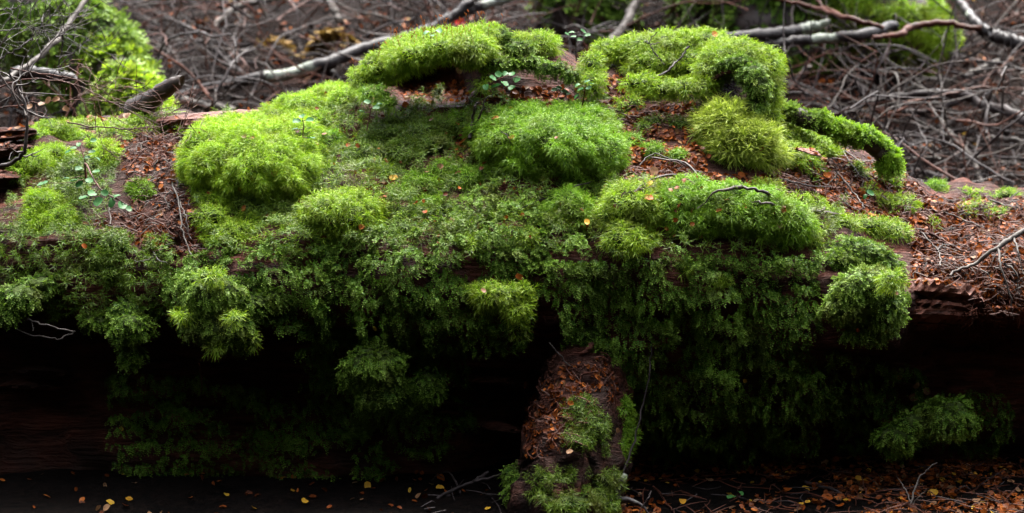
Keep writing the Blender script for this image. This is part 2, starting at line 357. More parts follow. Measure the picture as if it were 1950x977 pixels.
# chip on the right shoulder, broken stub behind the left moss, hollow stub on the right hump
flake([at_y(1514, 283, .335), at_y(1540, 288, .31), at_y(1560, 297, .29)], .014, .005, 'redwood', 'wood_chip')
mb = MB(); tube(mb, [at_y(255, 215, .62), at_y(290, 188, .55), at_y(322, 166, .52), at_y(346, 152, .51)], [.028, .021, .017, .012], 10, 16, .001, lump=.07)
bo = mb.build('broken_branch_stub', M['bark'], LOG, True); mb = MB(); tube(mb, [at_y(322, 168, .53), at_y(333, 150, .53), at_y(343, 134, .53)], [.006, .004, .002], 5); mb.build('splinter', M['bark'], bo)
def ring_stub():
    c0 = at_y(1402, 168, .40); n = 22; out = []
    ax = nrm(np.array([-.35, -.9, -.15])); a = nrm(np.cross(ax, [0, 0, 1])); b = np.cross(a, ax)
    for (d, r) in [(-.12, .050), (-.02, .050), (.03, .046), (.035, .040), (.02, .036), (-.05, .032), (-.09, .012)]:
        th = np.linspace(0, 2 * math.pi, n, endpoint=False); k = 1 + .09 * np.sin(3 * th + 1) + .06 * R.normal(0, 1, n)
        out.append(c0 + ax * d + (r * k)[:, None] * (np.cos(th)[:, None] * a + np.sin(th)[:, None] * b * 1.1))
    V = np.stack(out).reshape(-1, 3); L, S = grid_faces(7, n, True); reg(V, L.reshape(-1, 4))
    obj('hollow_branch_stub', mesh_np('hollow_branch_stub', V, L, S, True), M['wood'], LOG)
ring_stub()

# ------------------------------------------------------------------ moss
DOWN = np.array([0, 0, -1.0]); UP = np.array([0, 0, 1.0])
def rand_unit(n): return nrm(R.normal(0, 1, (n, 3)))
def frame(A):
    ref = np.where(np.abs(A[:, 2:3]) > .9, np.array([[1., 0, 0]]), np.array([[0, 0, 1.]])); e1 = nrm(np.cross(A, ref)); return e1, np.cross(A, e1)
def add_blades(mb, P, D, Lg, W, C, tint, face=None):
    n = len(P); sd_ = nrm(np.cross(D, rand_unit(n) if face is None else face + .6 * rand_unit(n))) * (W / 2)[:, None]; Lc = Lg[:, None]
    mid = P + D * Lc * .5 + C * Lc * .10; tip = P + D * Lc * .88 + C * Lc * .42
    V = np.stack([P - sd_ * .7, P + sd_ * .7, mid - sd_, mid + sd_, tip], 1).reshape(-1, 3); o = np.arange(n)[:, None] * 5
    L = (o + np.array([0, 1, 3, 2, 2, 3, 4])).ravel(); S = np.tile([4, 3], n)
    mb.add(V, L, S, np.repeat(tint, 5), np.tile([0., 0., .35, .35, 1.], n))
def add_tufts(mb, P, Nn, nl=14, length=.020, width=.0013, spread=(.3, 1.2), lift=.35, droop=.6, shoot=.5):
    n = len(P); cl = np.stack([fnoise(P, 21, q, 1) for q in (1, 4, 7)], 1); A = nrm(Nn + .30 * cl + UP * lift + R.normal(0, .24, (n, 3))); e1, e2 = frame(A); sz = R.uniform(.6, 1.35, n); tn = np.clip(R.normal(.5, .25, n) + .6 * fnoise(P, 9, 6, 2), 0, 1)
    k = n * nl; rep = lambda x: np.repeat(x, nl, axis=0)
    ph = (np.tile(np.arange(nl) * 2.4, n) + np.repeat(R.uniform(0, 6.28, n), nl)) + R.normal(0, .25, k)
    h = np.tile(np.linspace(0, 1, nl), n); th = spread[1] + (spread[0] - spread[1]) * h + R.normal(0, .15, k)
    out = np.cos(ph)[:, None] * rep(e1) + np.sin(ph)[:, None] * rep(e2)
    D = np.cos(th)[:, None] * rep(A) + np.sin(th)[:, None] * out; Lg = length * rep(sz) * R.uniform(.75, 1.15, k) * (1 - .25 * h)
    Q = rep(P) + rep(A) * (h * shoot * length)[:, None] * rep(sz)[:, None]
    C = nrm(out * .5 + DOWN * droop + R.normal(0, .18, (k, 3)))
    add_blades(mb, Q, D, Lg, width * R.uniform(.8, 1.25, k), C, np.clip(rep(tn) + R.normal(0, .22, k), 0, 1), rep(A))
def add_sprigs(mb, P, Nn, nl=9, length=.022, leaf=.0048, hang=.75):
    """leafy liverwort shoots: two rows of small round leaves on a drooping stem"""
    n = len(P); td = nrm(DOWN - Nn * (Nn @ DOWN)[:, None] + 1e-6); S_ = nrm(Nn * .42 + td * hang * R.uniform(.3, 1.5, (n, 1)) + R.normal(0, .38, (n, 3))); side = nrm(np.cross(S_, Nn + .25 * rand_unit(n))); top = nrm(np.cross(side, S_))
    top = np.where((top * Nn).sum(1, keepdims=True) < 0, -top, top); sz = R.uniform(.65, 1.3, n); tn = np.clip(R.normal(.5, .22, n) + .5 * fnoise(P, 7, 8, 2), 0, 1)
    k = n * nl; rep = lambda x: np.repeat(x, nl, axis=0); h = np.tile(np.linspace(0, 1, nl), n); sgn = np.tile(np.where(np.arange(nl) % 2 == 0, 1., -1.), n); sgn[nl - 1::nl] = 0
    Q = rep(P) + rep(S_) * (h * length)[:, None] * rep(sz)[:, None] + DOWN * (h * h * length * .22)[:, None]
    out = nrm(rep(side) * sgn[:, None] * 1.0 + rep(S_) * .55 + rep(top) * .25 + R.normal(0, .15, (k, 3))); up = nrm(rep(top) + R.normal(0, .3, (k, 3))); cr = nrm(np.cross(out, up)); s = (leaf * rep(sz) * R.uniform(.8, 1.2, k) * (1 - .3 * h))[:, None]
    V = np.stack([Q, Q + out * s * .55 + cr * s * .42, Q + out * s * 1.05 - up * s * .12, Q + out * s * .55 - cr * s * .42], 1).reshape(-1, 3)
    L = (np.arange(k)[:, None] * 4 + np.array([0, 1, 2, 3])).ravel()
    tv = np.repeat(np.clip(rep(tn) + R.normal(0, .1, k), 0, 1), 4); hv = np.repeat(h, 4) * np.tile([.3, .6, 1, .6], k)
    mb.add(V, L, np.full(k, 4), tv, hv)

STYLE = {  # spacing, builder
 'hair': (.0045, 'hair', lambda mb, P, N: add_tufts(mb, P, N, 9, .0165, .00092, (.25, 1.0), .2, .85, .5)),
 'spiky': (.0074, 'spiky', lambda mb, P, N: add_tufts(mb, P, N, 15, .030, .0013, (.1, .95), .55, .45, .5)),
 'green': (.0047, 'green', lambda mb, P, N: add_tufts(mb, P, N, 8, .0155, .00098, (.25, 1.1), .2, .7, .5)),
 'star': (.0064, 'star', lambda mb, P, N: add_tufts(mb, P, N, 12, .0165, .0011, (.15, 1.35), .25, .6, .6)),
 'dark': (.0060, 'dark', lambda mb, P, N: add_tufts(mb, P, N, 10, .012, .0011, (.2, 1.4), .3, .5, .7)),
 'liver': (.0050, 'liver', lambda mb, P, N: add_sprigs(mb, P, N, 8, .0125, .0044, .75)),
 'pale': (.0049, 'pale', lambda mb, P, N: add_sprigs(mb, P, N, 8, .011, .0043, .6)),
}
LOBES = []        # every ellipsoid: centre, axes
CUSH = []
def lobe(u, v, ru, rv, Y=None, sink=.35, dep=None, bvh=None):
    if Y is not None: p = at_y(u, v, Y)
    elif bvh is not None:
        p, n = cast(bvh, u, v); p = p if p is not None else at_y(u, v, 0)
    else: p, n = core_hit(u, v)
    a, b = mm(max(ru - 8, ru * .62), p), mm(max(rv - 8, rv * .62), p); d = (dep if dep else .5 * (min(a, b * 1.6) + b)); p = p + FWD * d * sink
    l = dict(c=p, ax=np.array([a, d, b]), seed=len(LOBES)); LOBES.append(l); return l
def lobe_disp(l, D):
    Q = D * l['ax'] + l['c']; k = .028 / max(.03, min(l['ax'])); return 1 + .15 * fnoise(Q, 8, l['seed'] % 5, 2) + .22 * k * fnoise(Q, 24, 7, 2)
def lobe_surface(l, D): return l['c'] + D * l['ax'] * lobe_disp(l, D)[:, None]
def inside_lobes(P, skip, frac=.86):
    out = np.zeros(len(P), bool)
    for l in LOBES:
        if l is skip: continue
        out |= (((P - l['c']) / l['ax']) ** 2).sum(1) < frac * frac
    return out
_th = np.linspace(0, math.pi, 10); _ph2 = np.linspace(0, 2 * math.pi, 15, endpoint=False)
SPH = np.stack([np.outer(np.sin(_th), np.cos(_ph2)), np.outer(np.sin(_th), np.sin(_ph2)), np.outer(np.cos(_th), np.ones(15))], -1).reshape(-1, 3)
SL, SS = grid_faces(10, 15, True)
def cushion(style, label, lobes, cat='moss', group=None, name='moss_cushion', extra=None, dens=1.0):
    CUSH.append((style, label, [lobe(*l) if isinstance(l, tuple) else lobe(**l) for l in lobes], cat, group, name, extra, dens))
def grow(style, label, ls, cat, group, name, extra, dens):
    mb = MB(); sp, mk, fn = STYLE[style]; sh = MB(); roots = []
    for l in ls:
        V = lobe_surface(l, SPH); V = l['c'] + (V - l['c']) * .93; mb.add(V, SL, SS); reg(V, SL.reshape(-1, 4))
        a, b, c = l['ax']; area = 4 * math.pi * (((a * b) ** 1.6 + (a * c) ** 1.6 + (b * c) ** 1.6) / 3) ** (1 / 1.6)
        D = rand_unit(int(area / (sp * sp) * dens)); P = lobe_surface(l, D); Nn = nrm(D / l['ax'])
        # more shoots where the ellipsoid is stretched
        keep = ~inside_lobes(P, l) & (Nn @ FWD < .40); P, Nn = P[keep], Nn[keep]
        keep = ~inside_core(P); P, Nn = P[keep], Nn[keep]
        if len(P): fn(sh, P, Nn); roots.append((P, Nn))
    root = mb.build(name, M['body'], None, True); tag(root, label, cat, group)
    if sh.n: tag(sh.build('shoots', M[mk], root), kind='stuff')
    if extra: extra(root, roots)
    return root
def spore_stalks(root, roots):
    mb = MB(); P = np.concatenate([r[0] for r in roots]); Nn = np.concatenate([r[1] for r in roots]); idx = np.where(Nn[:, 2] > .45)[0]; idx = R.choice(idx, min(70, len(idx)), False)
    for i in idx:
        a = P[i]; d = nrm(UP + R.normal(0, .18, 3)); h = R.uniform(.028, .042); b = a + d * h; e = b + np.array([R.uniform(-.003, .003), 0, .001])
        tube(mb, [a, (a + b) / 2, b], [.0005, .0004, .0004], 3, 4); tube(mb, [b, b + d * .002 + (e - b), b + d * .004 + (e - b) * 1.6], [.0006, .0013, .0005], 4, 4)
    tag(mb.build('spore_stalks', M['leaf_orange'], root), 'tiny rust-orange spore stalks', kind='stuff')

c_ = cushion
# --- hump with the dark hollow
c_('star', 'bright moss brow bristling with tiny rust-brown spore stalks, overhanging the dark hollow', [(700, 152, 36, 20, .44), (735, 128, 44, 26, .44), (780, 100, 50, 28, .44, .35, .08), (838, 82, 62, 26, .44, .35, .09), (850, 92, 44, 20, .36), (900, 84, 44, 32, .40, .35, .08), (798, 104, 42, 20, .37), (930, 68, 36, 24, .44)], extra=spore_stalks, dens=1.25)
c_('pale', 'olive liverwort knob capping the highest hump of the log', [(948, 72, 36, 24, .44), (985, 92, 40, 24, .42)])
c_('hair', 'smooth bright green moss pad on the right end of the hollowed hump', [(1025, 88, 40, 28, .50), (1000, 82, 30, 22, .52)])
c_('pale', 'olive scaly liverwort band draped across the hump beside the bright pad', [(1000, 118, 40, 20, .40), (1045, 130, 42, 20, .39), (1085, 145, 28, 18, .38), (955, 122, 35, 20, .38)])
c_('star', 'upright moss column standing in the notch between the two humps', [(1127, 130, 22, 30, .44), (1125, 160, 24, 26, .40)], dens=1.2)
c_('green', 'low green moss lip under the spore-bearing brow, left of the hollow', [(712, 178, 34, 14, .38), (735, 196, 28, 10, .36)])
c_('star', 'small yellow-green moss tussock at the right mouth of the dark hollow', [(915, 163, 18, 11, .36), (920, 150, 12, 9, .37)])
# --- bright mounds of the left half
c_('hair', 'tall bright lime moss mound just left of the hollowed hump', [(625, 200, 70, 40), (570, 212, 60, 32), (660, 192, 40, 30), (610, 240, 60, 34)])
c_('hair', 'largest rounded lime moss dome with long drooping hair, beside the leaf-litter pocket', [(488, 310, 118, 76, .292, .2, .13), (415, 300, 74, 54, .30, .2, .11), (548, 328, 66, 58, .278, .2, .11), (455, 262, 88, 40, .36, .2, .10), (548, 268, 66, 42, .36, .2, .09), (470, 358, 80, 34, .27, .2, .08), (385, 335, 40, 34, .30, .2, .07), (585, 300, 44, 40, .33, .2, .08), (415, 370, 50, 28, .25, .2, .07)])
c_('hair', 'thin bright moss skirt along the bare red wood strip', [(400, 258, 45, 20), (470, 236, 50, 16), (530, 222, 45, 20), (380, 285, 35, 24)])
c_('green', 'shaggy moss tongue hanging between the big dome and the dark moss bank', [(625, 280, 38, 34), (600, 305, 30, 28)])
c_('star', 'spreading pale-tipped moss clump jutting out below the big dome', [(645, 405, 76, 40, None, -.1), (600, 420, 42, 32), (695, 400, 44, 32, None, 0), (650, 435, 45, 24, None, 0)], dens=1.15)
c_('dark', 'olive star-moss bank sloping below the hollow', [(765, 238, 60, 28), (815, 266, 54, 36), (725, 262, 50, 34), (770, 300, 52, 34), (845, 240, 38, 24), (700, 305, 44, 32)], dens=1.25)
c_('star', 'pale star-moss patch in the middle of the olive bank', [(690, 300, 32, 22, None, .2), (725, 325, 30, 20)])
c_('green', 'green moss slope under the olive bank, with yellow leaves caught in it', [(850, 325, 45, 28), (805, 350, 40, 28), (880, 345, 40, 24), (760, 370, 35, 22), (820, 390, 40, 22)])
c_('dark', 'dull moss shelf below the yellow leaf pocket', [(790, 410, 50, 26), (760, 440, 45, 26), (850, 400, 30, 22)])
# --- big dome right of centre
c_('green', 'big smooth brushed-looking green moss dome at the centre of the log', [(990, 248, 100, 50, .328, .2, .12), (1070, 262, 108, 62, .308, .2, .13), (1132, 290, 62, 56, .288, .2, .10), (1060, 218, 90, 30, .39, .2, .10), (945, 265, 54, 42, .34, .2, .09), (1010, 305, 80, 36, .29, .2, .09), (1160, 310, 34, 36, .30, .2, .07)], dens=1.1)
c_('green', 'darker brushed skirt of the central moss dome', [(1040, 315, 90, 36), (960, 295, 60, 40), (1110, 330, 60, 30), (930, 335, 45, 26)], dens=1.15)
c_('green', 'small fresh moss pad tucked behind the dark snag twig', [(870, 232, 26, 16, None, .1), (905, 218, 22, 16)])
# --- right back hump
c_('star', 'long fluffy yellow-green moss ridge along the back hump', [(1165, 98, 42, 24, .56), (1220, 98, 55, 34, .54), (1290, 88, 60, 34, .54), (1350, 88, 55, 32, .54), (1260, 120, 70, 26, .50), (1330, 120, 60, 28, .49)], dens=1.3)
c_('star', 'fluffy yellow-green moss shoulder wrapping round the hollow stub', [(1400, 103, 56, 32, .44), (1448, 130, 40, 42, .44), (1462, 175, 28, 40, .42), (1352, 138, 34, 26, .41), (1458, 218, 26, 32, .41), (1375, 108, 36, 26, .42)], dens=1.2)
c_('pale', 'grey-green liverwort hood hanging over the hollow stub', [(1405, 118, 34, 20, .37), (1430, 138, 34, 26, .35), (1446, 170, 28, 38, .34), (1436, 205, 28, 28, .33), (1375, 126, 24, 16, .38)])
c_('star', 'low row of moss tufts in front of the back hump', [(1225, 158, 34, 16, .40), (1262, 168, 32, 16, .39), (1305, 168, 36, 18, .38), (1340, 165, 24, 16, .38)], dens=1.2)
c_('star', 'thin moss scraps among orange leaves in the notch', [(1200, 200, 30, 14), (1215, 178, 22, 12), (1180, 215, 24, 14), (1165, 235, 24, 16)])
c_('dark', 'brown-green moss ledge shading a small dark gap', [(1255, 232, 34, 12), (1300, 236, 30, 12)])
c_('green', 'small moss cushions scattered beside the pale spiky pompom', [(1205, 272, 24, 18), (1245, 290, 28, 18), (1290, 300, 26, 16), (1225, 245, 20, 12)])
c_('spiky', 'pale spiky moss pompom in front of the hollow stub', [(1385, 238, 50, 36, .32), (1428, 270, 44, 34, .29), (1368, 265, 32, 30, .31), (1445, 292, 30, 22, .29), (1395, 280, 40, 26, .28), (1352, 288, 28, 20, .31), (1468, 300, 30, 18, .30), (1350, 225, 24, 16, .36)], dens=1.15)
c_('green', 'dark green underside fringe of the spiky pompom', [(1395, 305, 50, 22, .28), (1350, 290, 26, 24, .30)])
c_('star', 'pale star moss spreading right of the spiky pompom', [(1480, 262, 50, 32), (1530, 264, 48, 30), (1560, 285, 40, 28), (1468, 292, 44, 30), (1508, 305, 46, 32), (1508, 282, 50, 32)], dens=1.2)
c_('liver', 'bluish-green liverwort patch under the red wood chip', [(1540, 322, 32, 22), (1550, 345, 22, 14)])
# --- right shoulder among litter
c_('green', 'compact emerald moss ball standing alone in the leaf litter', [(1785, 362, 28, 20)], dens=1.4)
c_('star', 'yellow-green moss hummock in the leaf litter, larger than its neighbours', [(1712, 392, 36, 22), (1675, 385, 20, 14)], dens=1.3)
c_('star', 'thin moss scrap in leaf litter on the log shoulder', [(1632, 328, 28, 15)], group='thin moss scraps in the leaf litter')
c_('star', 'thin moss scrap in leaf litter on the log shoulder', [(1692, 345, 26, 14)], group='thin moss scraps in the leaf litter')
c_('star', 'thin moss scrap in leaf litter on the log shoulder', [(1775, 430, 20, 10)], group='thin moss scraps in the leaf litter')
c_('star', 'thin moss scrap in leaf litter on the log shoulder', [(1655, 360, 20, 12)], group='thin moss scraps in the leaf litter')
c_('star', 'flat olive moss smear on the bare litter shelf', [(1860, 395, 34, 9), (1895, 408, 26, 10), (1840, 408, 18, 9)])
c_('hair', 'thin pale moss film along the back edge of the litter shelf', [(1840, 368, 40, 6), (1915, 374, 34, 9)])
# --- front fringe
c_('green', 'rounded moss clump hanging below the twig that leans on the dome', [(1085, 395, 50, 36), (1050, 410, 36, 28), (1110, 425, 36, 30)], dens=1.1)
c_('star', 'large shaggy star-moss clump with an orange leaf on it', [(1210, 395, 64, 46, None, -.1), (1180, 415, 42, 36, None, 0), (1200, 455, 46, 30, None, -.1), (1235, 375, 44, 30)], dens=1.2)
c_('green', 'long green moss bolster running under the forked twig', [(1300, 385, 68, 50, None, -.15), (1370, 402, 72, 52, None, -.3), (1440, 412, 68, 48, None, -.25), (1500, 428, 54, 40, None, -.2), (1330, 425, 64, 28, None, -.3)], dens=1.1)
c_('star', 'yellow-tipped moss ridge lying behind the forked twig', [(1500, 388, 46, 18), (1545, 392, 34, 18), (1450, 360, 40, 16)], dens=1.2)
c_('star', 'star tuft hanging at the right end of the moss bolster', [(1540, 455, 32, 24)], dens=1.3)
c_('star', 'yellow-green moss crest on top of the drooping liverwort lobe', [(1640, 432, 50, 18), (1690, 445, 36, 26), (1605, 430, 30, 16)], dens=1.2)
c_('pale', 'big pale liverwort lobe drooping over the right end of the moss', [(1630, 485, 70, 40), (1685, 520, 42, 44), (1600, 500, 40, 36), (1650, 555, 75, 48, -.02), (1690, 595, 42, 46, -.03), (1610, 585, 55, 36, -.02), (1655, 635, 52, 26, -.01)], dens=1.15)
c_('star', 'single star tuft on the flank of the pale drooping lobe', [(1700, 532, 26, 14, -.075)], dens=1.4)
# --- left end
c_('hair', 'short bright moss turf on the left end, behind the glossy seedling', [(105, 250, 48, 22), (140, 268, 40, 22), (70, 265, 26, 20)])
c_('hair', 'yellow-green moss bulge at the far left beside the dark bent stem', [(60, 318, 44, 34), (100, 300, 42, 28), (40, 335, 26, 24)])
c_('hair', 'bright moss knob between the seedling and the leaf-litter pocket', [(205, 300, 30, 30), (190, 280, 26, 18)])
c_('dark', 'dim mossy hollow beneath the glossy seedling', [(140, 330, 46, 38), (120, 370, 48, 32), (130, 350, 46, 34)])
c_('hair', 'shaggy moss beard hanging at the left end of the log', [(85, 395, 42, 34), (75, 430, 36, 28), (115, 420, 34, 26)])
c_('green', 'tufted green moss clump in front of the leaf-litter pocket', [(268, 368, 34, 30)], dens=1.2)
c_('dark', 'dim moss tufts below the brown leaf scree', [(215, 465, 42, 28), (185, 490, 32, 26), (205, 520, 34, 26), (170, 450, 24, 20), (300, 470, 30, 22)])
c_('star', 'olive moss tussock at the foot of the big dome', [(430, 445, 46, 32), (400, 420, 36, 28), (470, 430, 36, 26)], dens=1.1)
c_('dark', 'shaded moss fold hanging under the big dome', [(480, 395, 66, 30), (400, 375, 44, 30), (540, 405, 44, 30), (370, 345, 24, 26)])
# --- skirt lobes
c_('pale', 'bulging bright liverwort lobe with star tufts, hanging lowest at left centre', [(405, 560, 64, 40, .0), (375, 545, 42, 32, .02), (420, 622, 72, 40, -.01), (475, 585, 40, 34, .01), (455, 655, 44, 22, .01), (365, 610, 36, 34, .01), (520, 570, 34, 30, .03)], dens=1.15)
for q in [(447, 605, 18, 10, -.065), (352, 600, 22, 12, -.03), (395, 527, 26, 13, -.03), (478, 645, 18, 11, -.02), (410, 660, 16, 10, -.03)]: c_('star', 'star tuft on the bulging left liverwort lobe', [q], group='star tufts on the bulging left lobe', dens=1.3)
c_('liver', 'narrow dark liverwort tongue hanging to a point beside the left lobe', [(245, 625, 46, 36, .02), (250, 675, 32, 30, .03), (180, 612, 40, 22, .05), (235, 590, 40, 26, .05)])
c_('liver', 'dark liverwort patch at the outermost left end', [(40, 568, 44, 30, .03), (10, 595, 34, 26, .02), (70, 545, 40, 24, .06)])
c_('star', 'bright star-moss beard in the middle of the skirt', [(950, 560, 44, 20, .0), (985, 590, 26, 24, .0), (925, 578, 30, 16, .02), (985, 625, 18, 12, .015), (1000, 555, 22, 16, .02), (900, 560, 22, 14, .03)], dens=1.25)
c_('star', 'star tuft poking from the middle of the dark skirt', [(1000, 455, 26, 18)], group='star tufts in the dark skirt', dens=1.3)
c_('star', 'star tuft poking from the middle of the dark skirt', [(900, 470, 30, 20)], group='star tufts in the dark skirt', dens=1.2)
c_('star', 'star tuft poking from the middle of the dark skirt', [(1300, 510, 26, 18)], group='star tufts in the dark skirt', dens=1.3)
c_('star', 'star tuft poking from the middle of the dark skirt', [(1370, 540, 24, 18)], group='star tufts in the dark skirt', dens=1.3)
c_('liver', 'squarish liverwort cushion stuck on the dark wall under the skirt', [(715, 695, 60, 40, .0), (722, 742, 52, 40, .01), (680, 715, 38, 34, .02), (700, 770, 34, 24, .04)], dens=1.2)
c_('liver', 'small liverwort scrap right of the squarish wall cushion', [(812, 740, 38, 34, .05), (775, 765, 34, 26, .06), (830, 718, 26, 24, .07)])
c_('liver', 'lonely liverwort cushion low on the wall under the bare red wood', [(1815, 800, 52, 40, .03), (1785, 785, 42, 28, .05)], dens=1.2)
c_('liver', 'dim liverwort patch left of the lonely wall cushion', [(1712, 835, 42, 36, .02), (1735, 808, 34, 28, .03)])
# --- root buttress
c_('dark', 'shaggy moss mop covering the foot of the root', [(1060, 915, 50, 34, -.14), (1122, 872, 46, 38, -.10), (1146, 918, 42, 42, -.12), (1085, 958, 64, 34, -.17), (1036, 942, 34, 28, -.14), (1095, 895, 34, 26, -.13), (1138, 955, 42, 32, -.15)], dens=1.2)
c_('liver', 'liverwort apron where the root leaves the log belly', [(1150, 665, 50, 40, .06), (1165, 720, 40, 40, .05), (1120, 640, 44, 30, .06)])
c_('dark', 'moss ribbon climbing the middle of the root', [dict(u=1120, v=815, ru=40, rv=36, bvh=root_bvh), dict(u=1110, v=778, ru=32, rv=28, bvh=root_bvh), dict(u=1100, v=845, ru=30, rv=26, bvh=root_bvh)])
c_('green', 'narrow upright moss fringe on the shaded right edge of the root', [(1182, 785, 24, 32, -.02), (1188, 825, 25, 34, -.03), (1172, 860, 24, 28, -.06)], dens=1.3)
c_('liver', 'grey-green liverwort clump on the left side of the root foot', [(985, 908, 36, 30, -.06), (1000, 945, 42, 36, -.09)], dens=1.2)
for a in CUSH: grow(*a)

# mossy limb arching off the right hump
limb = empty('mossy_limb'); tag(limb, 'moss-sleeved dead limb arching down beside the right hump', 'branch')
LP = [at_y(1480, 215, .50), at_y(1530, 225, .48), at_y(1590, 250, .47), at_y(1650, 268, .46), at_y(1690, 300, .45), at_y(1694, 330, .45)]
mb = MB(); tube(mb, LP, [.014, .019, .016, .021, .019, .008], 12, 40, .001, lump=.05); limb_w = mb.build('wood', M['bark'], limb, True); reg(mb.V[0], grid_faces(40, 12, True)[0].reshape(-1, 4))
Q = spline(np.array(LP), 200); ii = R.integers(0, 200, 3200); T = nrm(np.gradient(Q, axis=0))[ii]; e1, e2 = frame(T); ph = R.uniform(0, 6.28, len(ii)); nn = np.cos(ph)[:, None] * e1 + np.sin(ph)[:, None] * e2
kk = (nn[:, 2] + .75 * fnoise(Q[ii], 9, 5, 2) > -.25); rr = (.016 + .011 * fnoise(Q[ii], 11, 4, 2)); P = Q[ii] + nn * rr[:, None] + UP * .004; lm = MB()
first = kk & (ii < 70); second = kk & (ii >= 60)
add_sprigs(lm, P[first], nn[first], 9, .014, .0046, .3); tag(lm.build('liverwort_sleeve', M['pale'], limb), 'pale scaly upper sleeve', kind='stuff')
lm = MB(); add_sprigs(lm, P[second], nn[second], 9, .013, .0046, .4); add_tufts(lm, P[second][::3], nn[second][::3], 9, .010, .0018, (.3, 1.3), .3, .3); tag(lm.build('moss_sleeve', M['green'], limb), 'bright green lower sleeve', kind='stuff')

# mats of moss and liverwort spread straight on the log
def mat_patch(style, label, poly, cat, name, dens=1.0, raise_=.012, holes=0.35, seed=0):
    poly = np.array(poly, float); x0, y0 = poly.min(0); x1, y1 = poly.max(0); sp = STYLE[style][0]; A = CORE[::1, ::1]
    tri = A.reshape(-1, 3); cell = A[:-1, :-1]; ar = np.linalg.norm(np.cross(A[1:, :-1] - cell, A[:-1, 1:] - cell), axis=-1)
    uv = project(cell.reshape(-1, 3)); Ns = nrm(np.cross(A[1:, :-1] - cell, A[:-1, 1:] - cell)).reshape(-1, 3); Ns = np.where((Ns @ FWD > 0)[:, None] & (cell.reshape(-1, 3)[:, 1:2] < .6), -Ns, Ns)
    ok = in_poly(uv, [tuple(p) for p in poly]) & (cell.reshape(-1, 3)[:, 1] < .72); idx = np.where(ok)[0]; arr = ar.ravel()[idx]
    n = int(arr.sum() / sp ** 2 * dens * .78); ch = R.choice(idx, n, p=arr / arr.sum()); i, j = ch // (nv - 1), ch % (nv - 1); f, g = R.uniform(0, 1, (2, n, 1))
    P = A[i, j] * (1 - f) * (1 - g) + A[i + 1, j] * f * (1 - g) + A[i, j + 1] * (1 - f) * g + A[i + 1, j + 1] * f * g; Nn = Ns[ch]
    h = fnoise(P, 8, seed, 2); keep = (fnoise(P, 6, seed + 3, 3) > -1 + holes * 2 - .75) & ~inside_lobes(P, None, .9); P = P + Nn * (raise_ * (h + .5))[:, None]
    P, Nn = P[keep], Nn[keep]; mb = MB(); STYLE[style][2](mb, P, Nn)
    o = mb.build(name, M[STYLE[style][1]]); tag(o, label, cat, kind='stuff'); return o
mat_patch('liver', 'dark leafy liverwort curtain across the left belly of the log', [(300, 490), (560, 440), (620, 440), (620, 640), (560, 620), (500, 600), (300, 580)], 'liverwort', 'liverwort_mat', 1.35, .026, .14, 1)
mat_patch('liver', 'thick leafy liverwort curtain along the middle belly of the log', [(600, 440), (780, 425), (1010, 470), (1060, 500), (1030, 560), (1000, 640), (860, 625), (740, 660), (640, 650), (600, 620)], 'liverwort', 'liverwort_mat', 1.35, .028, .12, 2)
mat_patch('pale', 'dull olive liverwort sheet below the central moss dome', [(860, 375), (980, 365), (1050, 430), (1130, 470), (1130, 520), (980, 510), (840, 460), (840, 400)], 'liverwort', 'liverwort_mat', 1.15, .02, .15, 3)
mat_patch('liver', 'broad drooping liverwort curtain under the long moss bolster', [(1030, 500), (1150, 480), (1280, 472), (1560, 478), (1560, 620), (1450, 640), (1260, 640), (1060, 620)], 'liverwort', 'liverwort_mat', 1.3, .028, .12, 4)
mat_patch('liver', 'thin dark liverwort film on the recessed wall right of the root', [(1130, 620), (1320, 640), (1540, 640), (1560, 760), (1500, 850), (1260, 850), (1180, 760)], 'liverwort', 'liverwort_mat', 1.2, .04, .36, 5)
mat_patch('liver', 'sparse dark liverwort on the recessed wall at left', [(190, 700), (480, 700), (560, 760), (700, 800), (760, 880), (640, 930), (420, 950), (230, 900)], 'liverwort', 'liverwort_mat', .8, .03, .56, 6)
mat_patch('liver', 'broken liverwort scraps on the wall between the wall cushion and the root', [(560, 640), (880, 640), (900, 800), (800, 860), (600, 830)], 'liverwort', 'liverwort_mat', .9, .03, .55, 12)
mat_patch('liver', 'broken liverwort scraps on the wall under the bare red wood', [(1560, 650), (1720, 690), (1940, 760), (1900, 850), (1600, 850)], 'liverwort', 'liverwort_mat', .8, .03, .56, 13)
mat_patch('dark', 'dim patchy moss on the shaded left end of the log', [(-60, 420), (150, 440), (320, 480), (330, 600), (160, 580), (-60, 620)], 'moss', 'moss_carpet', .8, .015, .45, 7)
mat_patch('dark', 'low moss carpet filling the gaps between the upper cushions', [(370, 250), (600, 190), (760, 190), (1150, 200), (1170, 340), (1600, 380), (1580, 470), (1000, 480), (760, 480), (420, 480), (370, 420)], 'moss', 'moss_carpet', .62, .020, .18, 8)
UPPER = [(380, 260), (600, 200), (690, 200), (700, 330), (900, 380), (1150, 380), (1170, 345), (1600, 400), (1580, 440), (1000, 440), (760, 450), (420, 460), (380, 420)]
mat_patch('star', 'loose star moss blending the cushions of the upper slope', UPPER, 'moss', 'moss_carpet', .32, .008, .40, 10)
mat_patch('dark', 'dark moss between seedling and leaf scree on the left end', [(30, 300), (230, 300), (200, 400), (150, 450), (0, 440)], 'moss', 'moss_carpet', .5, .008, .42, 11)
mat_patch('star', 'thin moss film on the left top among bare twigs', [(120, 235), (330, 210), (350, 245), (240, 262)], 'moss', 'moss_carpet', .7, .004, .35, 9)
